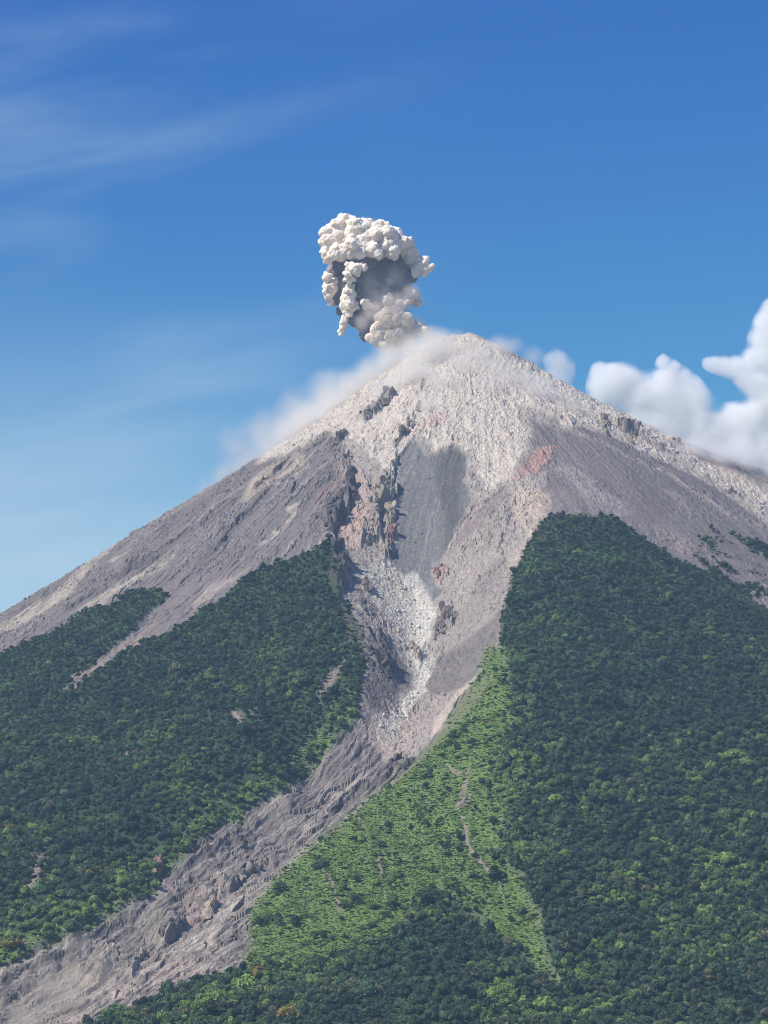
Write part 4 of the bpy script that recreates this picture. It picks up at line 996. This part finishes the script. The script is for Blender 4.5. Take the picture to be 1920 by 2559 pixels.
dust('mist', 'white mist spilling over the far right ridge below the clouds', [(1450,945,44,.8,-40),(1500,968,52,1,-90),(1555,985,56,1,-110),(1615,1002,60,1,-110),(1675,1015,66,1,-110),(1530,960,56,.9,-40),(1600,975,66,1,-60)], (1, 1, 1), .026, .009, .9, .1, 1.1, .1)
# --- clouds behind the right shoulder
SK = sheet(1037.5, 605.2, .3908)
CD = DIST + 17500
def cloud(name, label, rows, density, seed):
    lb = lobes_at(SK, [(a, b, r, (d[0] if d else 0)) for a, b, r, *d in rows], .3908, CD)
    me = fused(name, [(x, y, z, r * 1.25) for x, y, z, r in lb], 60, 2, 4)
    lb2 = [(x, y, z, r * 1.3) for x, y, z, r in lb]
    return tag(link(name, me, puff_volume(name, lb2, (1, 1, 1), density, .0036, .95, .06, .60, .1)), label, 'cloud', 'clouds behind the right shoulder')
cloud('cloud', 'broad white cloud bank lying behind the right shoulder of the volcano', [(700,600,110),(790,590,130),(880,660,140),(980,680,140),(1080,740,150),(1000,800,150),(1180,800,150),(1230,900,150),(900,780,130),(720,520,60),(655,500,56),(1330,860,150),(1320,980,150),(1450,940,160),(1590,930,170),(1440,810,130),(1540,780,130),(1640,760,140),(1170,680,110),(1160,600,80),(1120,540,64),(1070,490,50),(1010,450,46),(1040,560,90),(1120,640,90),(1700,900,170),(1500,1040,150),(1400,740,70)], .013, 1)
cloud('cloud', 'tall white cloud tower at the right edge of the picture', [(1590,240,80),(1620,160,70),(1570,330,90),(1600,420,110),(1510,440,72),(1430,475,60),(1400,480,66),(1350,474,62),(1300,468,56),(1262,462,46),(1470,530,74),(1540,580,100),(1600,660,120),(1660,400,130),(1690,250,110),(1700,560,150)], .013, 2)
cloud('cloud', 'small thin cloud wisp peeking over the ridge right of the summit', [(430,450,74),(480,490,60),(390,440,50),(440,530,80)], .005, 3)

# --- air
def haze_box():
    lo = np.array([-14600, -12800, -330.0]); hi = np.array([14600, 14600, 2640.0])
    v = np.array([[(lo, hi)[i][0], (lo, hi)[j][1], (lo, hi)[k][2]] for i in (0, 1) for j in (0, 1) for k in (0, 1)])
    f = np.array([[0, 1, 3, 2], [4, 6, 7, 5], [0, 4, 5, 1], [2, 3, 7, 6], [0, 2, 6, 4], [1, 5, 7, 3]])
    m, nt, out = material('air')
    pv = node(nt, 'ShaderNodeVolumePrincipled'); pv.inputs['Color'].default_value = (.46, .68, 1.0, 1); pv.inputs['Density'].default_value = HAZE; pv.inputs['Anisotropy'].default_value = 0
    nt.links.new(pv.outputs[0], out.inputs['Volume']); m.cycles.homogeneous_volume = True
    return tag(link('haze', raw_mesh('haze', v, f, False), m), 'thin bluish air between the viewer and the mountain', kind='stuff')
HAZE = 1.9e-5
haze_box()
sc.cycles.volume_bounces = 14
sc.cycles.volume_max_steps = 256
# ------------------------------------------------------------------ outcrops of bare rock
ROCK_O = None
def object_tint_material(name, kind):
    m = (rock_material if kind == 'rock' else leaf_material)(name, 'OBJECT')
    nt = m.node_tree
    for nd in list(nt.nodes):
        if nd.type == 'ATTRIBUTE':
            oi = nt.nodes.new('ShaderNodeObjectInfo')
            for l in list(nd.outputs['Color'].links): nt.links.new(oi.outputs['Color'], l.to_socket)
            nt.nodes.remove(nd)
    return m
ROCK_O = object_tint_material('outcrop_rock', 'rock'); LEAF_O = object_tint_material('tree_foliage', 'leaf')
def in_poly(p, poly):
    x, y = p; c = False
    for (ax_, ay_), (bx_, by_) in zip(poly, poly[1:] + poly[:1]):
        if (ay_ > y) != (by_ > y) and x < (bx_ - ax_) * (y - ay_) / (by_ - ay_) + ax_: c = not c
    return c
def outcrop(poly, n, r0, r1, tint, label, seed):
    g = np.random.default_rng(seed); P = np.array(poly); pts = []
    while len(pts) < n:
        q = P.min(0) + g.random(2) * (P.max(0) - P.min(0))
        if in_poly(q, poly): pts.append(q)
    w = at(pts); zz = ground(w[:, 0], w[:, 1]); co = []; fa = []
    c = w.mean(0); base = np.array([c[0], c[1], float(ground(c[0], c[1]))])
    n = max(3, int(n * .55)); w = w[:n]; r0 *= 1.7; r1 *= 1.85
    rad = r0 + (r1 - r0) * g.random(n) ** 1.6
    extra = []
    for i in range(1, n):                                     # bridge the gaps so that it is one body of rock
        dd = np.hypot(*(w[:i] - w[i]).T); j = int(np.argmin(dd)); gap = dd[j]; s_ = .55 * min(rad[i], rad[j])
        m_ = int(gap / (s_ * .8))
        for q in range(1, m_ + 1): extra.append((*(w[j] + (w[i] - w[j]) * q / (m_ + 1)), s_ * g.uniform(1.1, 1.4)))
    items = [(x, y, r, 1) for (x, y), r in zip(w, rad)] + [(x, y, r, 0) for x, y, r in extra]
    for x, y, r, full in items:
        z = float(ground(x, y))
        v, f = ICO2; v = v * np.array([g.uniform(.7, 1.2), g.uniform(.7, 1.2), g.uniform(.75, 1.35)])
        for _ in range(11):
            d = g.standard_normal(3); d[2] *= .5; d /= np.linalg.norm(d); s = v @ d; v = v - np.maximum(s - g.uniform(.24, .6), 0)[:, None] * d
        v = v * (1 + .05 * g.standard_normal((len(v), 1)))
        a = g.uniform(0, 6.28); v = v @ np.array([[math.cos(a), -math.sin(a), 0], [math.sin(a), math.cos(a), 0], [0, 0, 1]])
        n0 = len(co); co += list(v * r + np.array([x, y, z + r * (.2 if full else 0)]) - base); fa += [[n0 + q for q in t] for t in f]
    o = bpy.data.objects.new('rock_outcrop', mesh_from('rock_outcrop', co, fa, ROCK_O)); COL.objects.link(o)
    o.location = base; o.color = (*[float(q) for q in np.array(tint) * .85], 1)
    return tag(o, label, 'outcrop', 'rock outcrops on the mountain')
G1 = srgb(150, 140, 130); G2 = srgb(98, 92, 94); G3 = srgb(176, 160, 142); G4 = srgb(152, 120, 110); G5 = srgb(124, 114, 110)
for i, a in enumerate([
 (S5(640,170, 680,210, 620,290, 640,300, 580,300), 22, 4, 10, G5, 'long dark ridge of broken rock high on the left of the white crown'),
 (S5(560,270, 600,300, 500,385, 455,375, 490,330), 24, 4, 9, G5, 'dark jagged rocks continuing the left crown ridge down to its lower end'),
 (S5(830,250, 840,290, 800,340, 780,330), 10, 3, 8, G1, 'small grey rock rib below the top of the crown left of centre'),
 (S5(760,380, 800,390, 750,460, 690,520, 670,515, 720,430), 26, 3.5, 9, G1, 'grey rock rib leading down to the top left of the heart-shaped slide'),
 (S5(320,465, 350,445, 395,435, 395,455, 345,490), 14, 4, 9, G2, 'small dark rock knob where the left flank meets the white crown'),
 (S5(365,590, 410,580, 425,620, 385,685, 370,650), 14, 4, 9, G1, 'small greenish grey knob at the top of the left wall of the scar'),
 (S5(400,740, 455,790, 440,860, 395,880, 385,820), 16, 6, 13, G2, 'upper dark crag on the left wall of the scar'),
 (S5(350,860, 385,880, 360,960, 320,1010, 290,1040, 262,940), 24, 6, 13, G2, 'black overhanging crag jutting left out of the scar wall'),
 (S5(300,1010, 330,1000, 345,1090, 320,1120, 290,1050), 14, 4, 9, G2, 'dark rocks below the black crag at the head of the left wood'),
 (S5(615,740, 690,760, 670,800, 640,870, 600,880, 570,850), 22, 7, 15, G1, 'big pale crag at the left edge of the heart-shaped slide'),
 (S5(560,870, 600,900, 590,1000, 545,980, 540,930), 20, 6, 14, G1, 'tall pale crag below the big crag left of the heart-shaped slide'),
 (S5(490,1000, 560,990, 610,1060, 560,1100, 480,1110), 22, 6, 13, G3, 'tan crag between the pinkish hollow and the heart-shaped slide'),
 (S5(640,880, 690,870, 685,960, 655,1000, 620,970), 18, 5, 12, G3, 'tan crag touching the middle left side of the heart-shaped slide'),
 (S5(640,1060, 690,1030, 670,1110, 640,1110), 12, 5, 11, G4, 'reddish crag touching the lower left side of the heart-shaped slide'),
 (S5(625,1120, 655,1120, 650,1185, 625,1190), 9, 5, 10, G1, 'lowest rock of the pale crags left of the heart-shaped slide'),
 (S5(340,1170, 395,1185, 410,1250, 390,1300, 320,1290, 300,1240), 26, 7, 14, G2, 'largest black crag at the corner between left wood and scar'),
 (S5(310,1290, 390,1290, 370,1370, 330,1400, 305,1350), 18, 5, 11, G2, 'black rocks under the largest black crag beside the left wood'),
 (S5(470,1330, 510,1310, 545,1390, 500,1375), 12, 5, 11, G5, 'lone grey crag standing on the rubble in the left of the scar'),
 (S5(470,1430, 500,1425, 510,1460, 480,1465), 7, 4, 9, G5, 'small dark rock below the lone grey crag in the scar'),
 (S5(490,1490, 530,1490, 545,1525, 500,1515), 9, 4, 9, G2, 'dark rock pair low on the left side of the rubble'),
 (S5(560,1625, 630,1640, 625,1670, 570,1670), 12, 3, 8, G2, 'flat dark ledge of rock at the left foot of the scar'),
 (S5(960,1480, 1020,1450, 1040,1520, 1030,1560, 930,1600, 920,1560), 30, 4, 10, G5, 'rough dark grey hump low on the right side of the scar'),
 (S5(910,1600, 1000,1590, 980,1630, 915,1670), 18, 3, 8, G5, 'lower grey blocks beneath the dark hump right of the rubble'),
 (S1(850,960, 900,930, 930,980, 890,1030, 850,1020), 10, 4, 8, G4, 'small pinkish knob at the tip of the heart-shaped slide'),
 (S5(775,1700, 825,1730, 840,1800, 800,1790), 14, 5, 11, G3, 'tan crag in the purple hollow left of the narrow gully'),
 (S5(560,1770, 640,1770, 700,1840, 680,1890, 600,1870), 28, 5, 11, G2, 'broad black crag at the lower left mouth of the scar'),
 (S5(490,1730, 560,1750, 570,1820, 520,1830), 16, 4, 10, G2, 'dark broken cliff between the left wood and the scar mouth'),
 (S2(545,375, 590,390, 600,450, 590,520, 565,500), 14, 4, 9, G1, 'grey rock tower left of the dark cave on the right shoulder'),
 (S2(640,430, 730,460, 810,515, 790,525, 700,490, 640,460), 20, 4, 10, G2, 'dark overhanging cliff on the right shoulder of the cone'),  # dark tint carries the shade beneath the outcrop
 (S2(690,500, 770,530, 770,560, 740,560), 8, 4, 9, G1, 'pale block fallen below the dark cliff of the right shoulder'),
 (S2(1000,540, 1060,550, 1075,590, 1020,570), 10, 4, 9, G1, 'rock knob on the skyline of the right shoulder'),
 (S2(1400,890, 1500,930, 1490,945, 1400,905), 10, 3, 7, G2, 'dark rock step low on the right shoulder'),
 (S4(920,385, 945,385, 965,440, 955,480, 935,500, 920,470), 14, 4, 8, G4, 'upright pinkish rock pinnacle on the left bank of the channel'),
 (S4(1560,370, 1610,375, 1500,445, 1460,450), 18, 4, 9, G1, 'upper rock wall in the middle of the lower channel'),
 (S4(1450,440, 1480,450, 1400,530, 1370,550, 1370,490), 18, 4, 9, G1, 'rock wall with dark shade above the pale floor of the lower channel'),
 (S4(1260,570, 1350,540, 1330,580, 1280,620, 1240,700, 1190,715, 1250,640), 24, 4, 9, G3, 'curved brown cliff beside the pale floor of the lower channel'),
 (S4(1020,760, 1090,735, 1110,770, 1040,800, 980,860, 950,880, 970,830), 22, 4, 9, G2, 'dark cliff under the mossy mound in the lower channel'),
 (S4(840,890, 890,900, 880,960, 800,1000, 820,940), 16, 4, 9, G1, 'pale split crag left of the pale channel floor'),
 (S4(690,950, 740,940, 770,1000, 760,1050, 710,990), 14, 4, 9, G1, 'grey crag next to the yellow mossy patch in the channel'),
 (S4(570,1000, 620,1000, 610,1080, 560,1090), 14, 4, 9, G1, 'dusty grey crag at the lower end of the channel'),
 (S4(150,1100, 210,1060, 200,1110, 100,1180, 20,1220, 40,1190), 24, 3, 8, G5, 'low dark rib of rock at the left edge of the picture'),
 (S0(870,1640, 895,1640, 885,1668, 855,1672, 845,1660), 12, 3, 7, G2, 'small black ledge at the bend of the channel'),
]):
    outcrop(*a, 700 + i)

# ------------------------------------------------------------------ names for single trees and boulders
def ordinal(k):
    return '%d%s' % (k, 'th' if 10 <= k % 100 <= 20 else {1: 'st', 2: 'nd', 3: 'rd'}.get(k % 10, 'th'))
def short(s_):
    for a_, b_ in (('in the middle of the', 'amid the'), ('in the left of the', 'left in the'), (' at the left end of the', ' at the left end of'), ('near the channel head', 'near its head'), ('in the channel bend', 'at its bend')):
        s_ = s_.replace(a_, b_) if len(s_.split()) > 16 else s_
    return s_
def single_out(items, zones, rows, noun):
    """items: (u, v, look) -> one label each, by look, zone, row and order from the left"""
    groups = {}
    for i, (u, v, look) in enumerate(items):
        zn = next(z for lim, z in zones if u < lim); rw = next(r for lim, r in rows if v < lim)
        groups.setdefault((look, rw, zn), []).append((u, i))
    out = [None] * len(items)
    for (look, rw, zn), L in groups.items():
        L.sort()
        for k, (u, i) in enumerate(L):
            where = ('%s %s' % (rw, zn)).strip()
            out[i] = '%s %s %s' % (look, noun, where) if len(L) == 1 else '%s %s, %s of %d from left, %s' % (look, noun, ordinal(k + 1), len(L), where)
    return out
solo_i = np.array(taken)
sv_sorted = np.sort(tv[solo_i]); qv = [sv_sorted[int(len(sv_sorted) * q)] for q in (.25, .5, .75)]
TZ = [(330, 'at channel mouth'), (560, 'left of knoll'), (760, 'under the green slope'), (960, 'on the knoll'), (1140, 'right of the knoll'), (1270, 'under the green tip'), (1460, 'in right wood'), (9999, 'far right')]
TR = [(qv[0], 'fourth row up'), (qv[1], 'third row up'), (qv[2], 'second row up'), (1e9, 'bottom row')]
KN = ['dark green', 'mid green', 'light green', 'olive green', 'yellow flowering', 'pale flowering']
mr_ = np.median(trad[solo_i])
looks = [(float(tu[i]), float(tv[i]), ('broad ' if trad[i] > mr_ * 1.12 else 'small ' if trad[i] < mr_ * .93 else '') + KN[tkind[i]]) for i in solo_i]
tree_labels = single_out(looks, TZ, TR, 'tree')
BARK = material('bark'); _b = node(BARK[1], 'ShaderNodeBsdfPrincipled'); _b.inputs['Base Color'].default_value = (.10, .08, .06, 1); _b.inputs['Roughness'].default_value = .9
_n = node(BARK[1], 'ShaderNodeTexNoise'); _n.inputs['Scale'].default_value = 4; _r = node(BARK[1], 'ShaderNodeValToRGB'); _r.color_ramp.elements[0].color = (.05, .04, .03, 1); _r.color_ramp.elements[1].color = (.17, .14, .11, 1)
BARK[1].links.new(_n.outputs['Fac'], _r.inputs[0]); BARK[1].links.new(_r.outputs[0], _b.inputs['Base Color']); BARK[1].links.new(_b.outputs[0], BARK[2].inputs['Surface'])
trunks = [trunk_mesh('trunk', 900 + i, BARK[0], .75) for i in range(3)]
crowns = []
for me in CROWNS:
    c = me.copy(); c.name = 'crown'; c.materials.clear(); c.materials.append(LEAF_O); crowns.append(c)
proto = bpy.data.objects.new('broadleaf_tree', None); proto_trunk = bpy.data.objects.new('trunk', trunks[0]); proto_crown = bpy.data.objects.new('crown', crowns[0])
for q, (i, lab) in enumerate(zip(solo_i, tree_labels)):
    t, a, b = (proto, proto_trunk, proto_crown) if q == 0 else (proto.copy(), proto_trunk.copy(), proto_crown.copy())
    for o in (t, a, b): COL.objects.link(o)
    a.parent = t; b.parent = t
    a.data = trunks[i % 3]; b.data = crowns[tpick[i]]; b.color = (*[float(c) for c in ttint[i]], 1)
    x, y, z = TP[i]; t.location = (x, y, z - trad[i] * .1); t.rotation_euler = tturn[i]; t.scale = tsize[i]
    b.location = (0, 0, .1)
    tag(t, lab, 'tree', 'single trees at the front of the wood')

# ------------------------------------------------------------------ boulders of their own
bu, bv = sheet_pos(BP)
BZ = [(300, 'at picture left'), (600, 'left of centre'), (800, 'left of the gully'), (880, 'left in the rubble'), (920, 'amid the rubble'), (1000, 'right of the rubble'), (1200, 'on the right wall'), (9999, 'on the right shoulder')]
BR = [(1150, 'high up'), (1300, 'fairly high'), (1400, 'at mid height'), (1500, 'below mid height'), (1650, 'lower down'), (1900, 'low down'), (1e9, 'far down')]
blab = single_out([(float(u), float(v), ('big ' if r > BR_MED else 'small ') + ('pale' if c.mean() > .36 else 'dark' if c.mean() < .2 else 'grey')) for u, v, r, c in zip(bu, bv, BRAD, BTINT)], BZ, BR, 'boulder')
bmesh_lib = [rock_mesh('boulder', 650 + i, ROCK_O, 2) for i in range(5)]
for q in range(len(BP)):
    o = bpy.data.objects.new('boulder', bmesh_lib[q % 5]); COL.objects.link(o)
    o.location = BP[q]; r = float(BRAD[q]); o.scale = (r, r, r); o.rotation_euler = (random.random() * 6, random.random() * 6, random.random() * 6)
    o.color = (*[float(c) for c in BTINT[q]], 1)
    tag(o, blab[q], 'boulder', 'boulders lying on the slopes')
# ------------------------------------------------------------------ light
SUN_EL, SUN_AZ = math.radians(47), math.radians(-58)     # azimuth from the viewer's direction (-y), negative = left
sdir = np.array([math.cos(SUN_EL) * math.sin(SUN_AZ), -math.cos(SUN_EL) * math.cos(SUN_AZ), math.sin(SUN_EL)])
sun = bpy.data.lights.new('sun', 'SUN'); sun.energy = 4.8; sun.angle = math.radians(.5); sun.color = (1, .93, .83)
so = bpy.data.objects.new('sun', sun); COL.objects.link(so)
so.rotation_euler = Vector(sdir).to_track_quat('Z', 'Y').to_euler()
SKY_CURVE = ((10.5, 3.2), (2.5, 2.0), (.84, .75))
world = bpy.data.worlds.new('World'); sc.world = world; world.use_nodes = True
wt = world.node_tree; wt.nodes.clear()
wo = wt.nodes.new('ShaderNodeOutputWorld'); bg = wt.nodes.new('ShaderNodeBackground')
sky = wt.nodes.new('ShaderNodeTexSky'); sky.sky_type = 'NISHITA'; sky.sun_disc = False
sky.sun_elevation = SUN_EL; sky.sun_rotation = math.atan2(sdir[0], sdir[1])
sky.altitude = 1500; sky.air_density = 1.0; sky.dust_density = .3; sky.ozone_density = 2.0
def wn(kind, **kw):
    n_ = wt.nodes.new(kind)
    for k_, v_ in kw.items(): setattr(n_, k_, v_)
    return n_
def wmath(op, a_, b_=None, c_=None):
    n_ = wn('ShaderNodeMath', operation=op)
    for i_, q in enumerate((a_, b_, c_)):
        if q is None: continue
        if isinstance(q, (int, float)): n_.inputs[i_].default_value = q
        else: wt.links.new(q, n_.inputs[i_])
    return n_.outputs[0]
# deepen the clear tropical sky: one curve per channel
sp_ = wn('ShaderNodeSeparateColor'); cb = wn('ShaderNodeCombineColor'); wt.links.new(sky.outputs[0], sp_.inputs[0])
for i_, (k_, p_) in enumerate(SKY_CURVE):
    v_ = wmath('POWER', wmath('MULTIPLY', sp_.outputs[i_], .1), p_)
    wt.links.new(wmath('MINIMUM', wmath('MULTIPLY', v_, k_ * 10), 9.0), cb.inputs[i_])
# thin streaks of high cloud in the west
tc = wn('ShaderNodeTexCoord'); sv_ = wn('ShaderNodeSeparateXYZ'); wt.links.new(tc.outputs['Generated'], sv_.inputs[0])
az_ = wmath('ARCTAN2', sv_.outputs[0], sv_.outputs[1]); el_ = wmath('ARCSINE', sv_.outputs[2])
cv = wn('ShaderNodeCombineXYZ')
wt.links.new(wmath('MULTIPLY', az_, 6.0), cv.inputs[0]); wt.links.new(wmath('MULTIPLY', wmath('SUBTRACT', el_, wmath('MULTIPLY', az_, .16)), 30.0), cv.inputs[1])
cn = wn('ShaderNodeTexNoise'); cn.inputs['Scale'].default_value = 1.0; cn.inputs['Detail'].default_value = 5; cn.inputs['Roughness'].default_value = .5; cn.inputs['Distortion'].default_value = .4
wt.links.new(cv.outputs[0], cn.inputs['Vector'])
c1_ = wn('ShaderNodeMapRange', interpolation_type='SMOOTHSTEP'); c1_.inputs[1].default_value = .42; c1_.inputs[2].default_value = .78; wt.links.new(cn.outputs['Fac'], c1_.inputs[0])
c2_ = wn('ShaderNodeMapRange', interpolation_type='SMOOTHSTEP'); c2_.inputs[1].default_value = .02; c2_.inputs[2].default_value = -.17; wt.links.new(az_, c2_.inputs[0])
c3_ = wn('ShaderNodeMapRange', interpolation_type='SMOOTHSTEP'); c3_.inputs[1].default_value = .26; c3_.inputs[2].default_value = .12; c3_.inputs[3].default_value = .0; c3_.inputs[4].default_value = .8; wt.links.new(el_, c3_.inputs[0])
am = wmath('MULTIPLY', wmath('MULTIPLY', wmath('ADD', wmath('MULTIPLY', c1_.outputs[0], .42), c3_.outputs[0]), c2_.outputs[0]), .75)
mxw = wn('ShaderNodeMix', data_type='RGBA'); wt.links.new(am, mxw.inputs[0]); wt.links.new(cb.outputs[0], mxw.inputs[6]); mxw.inputs[7].default_value = (5.0, 6.2, 7.2, 1)
wt.links.new(mxw.outputs[2], bg.inputs[0]); wt.links.new(bg.outputs[0], wo.inputs[0])
bg.inputs[1].default_value = .1
# ------------------------------------------------------------------ render
sc.view_settings.view_transform = 'Standard'; sc.view_settings.look = 'None'
sc.view_settings.exposure = 0.28; sc.view_settings.gamma = 1
sc.cycles.use_denoising = True
sc.cycles.max_bounces = 8; sc.cycles.diffuse_bounces = 3
sc.cycles.pixel_filter_type = 'BLACKMAN_HARRIS'; sc.cycles.filter_width = 1.0
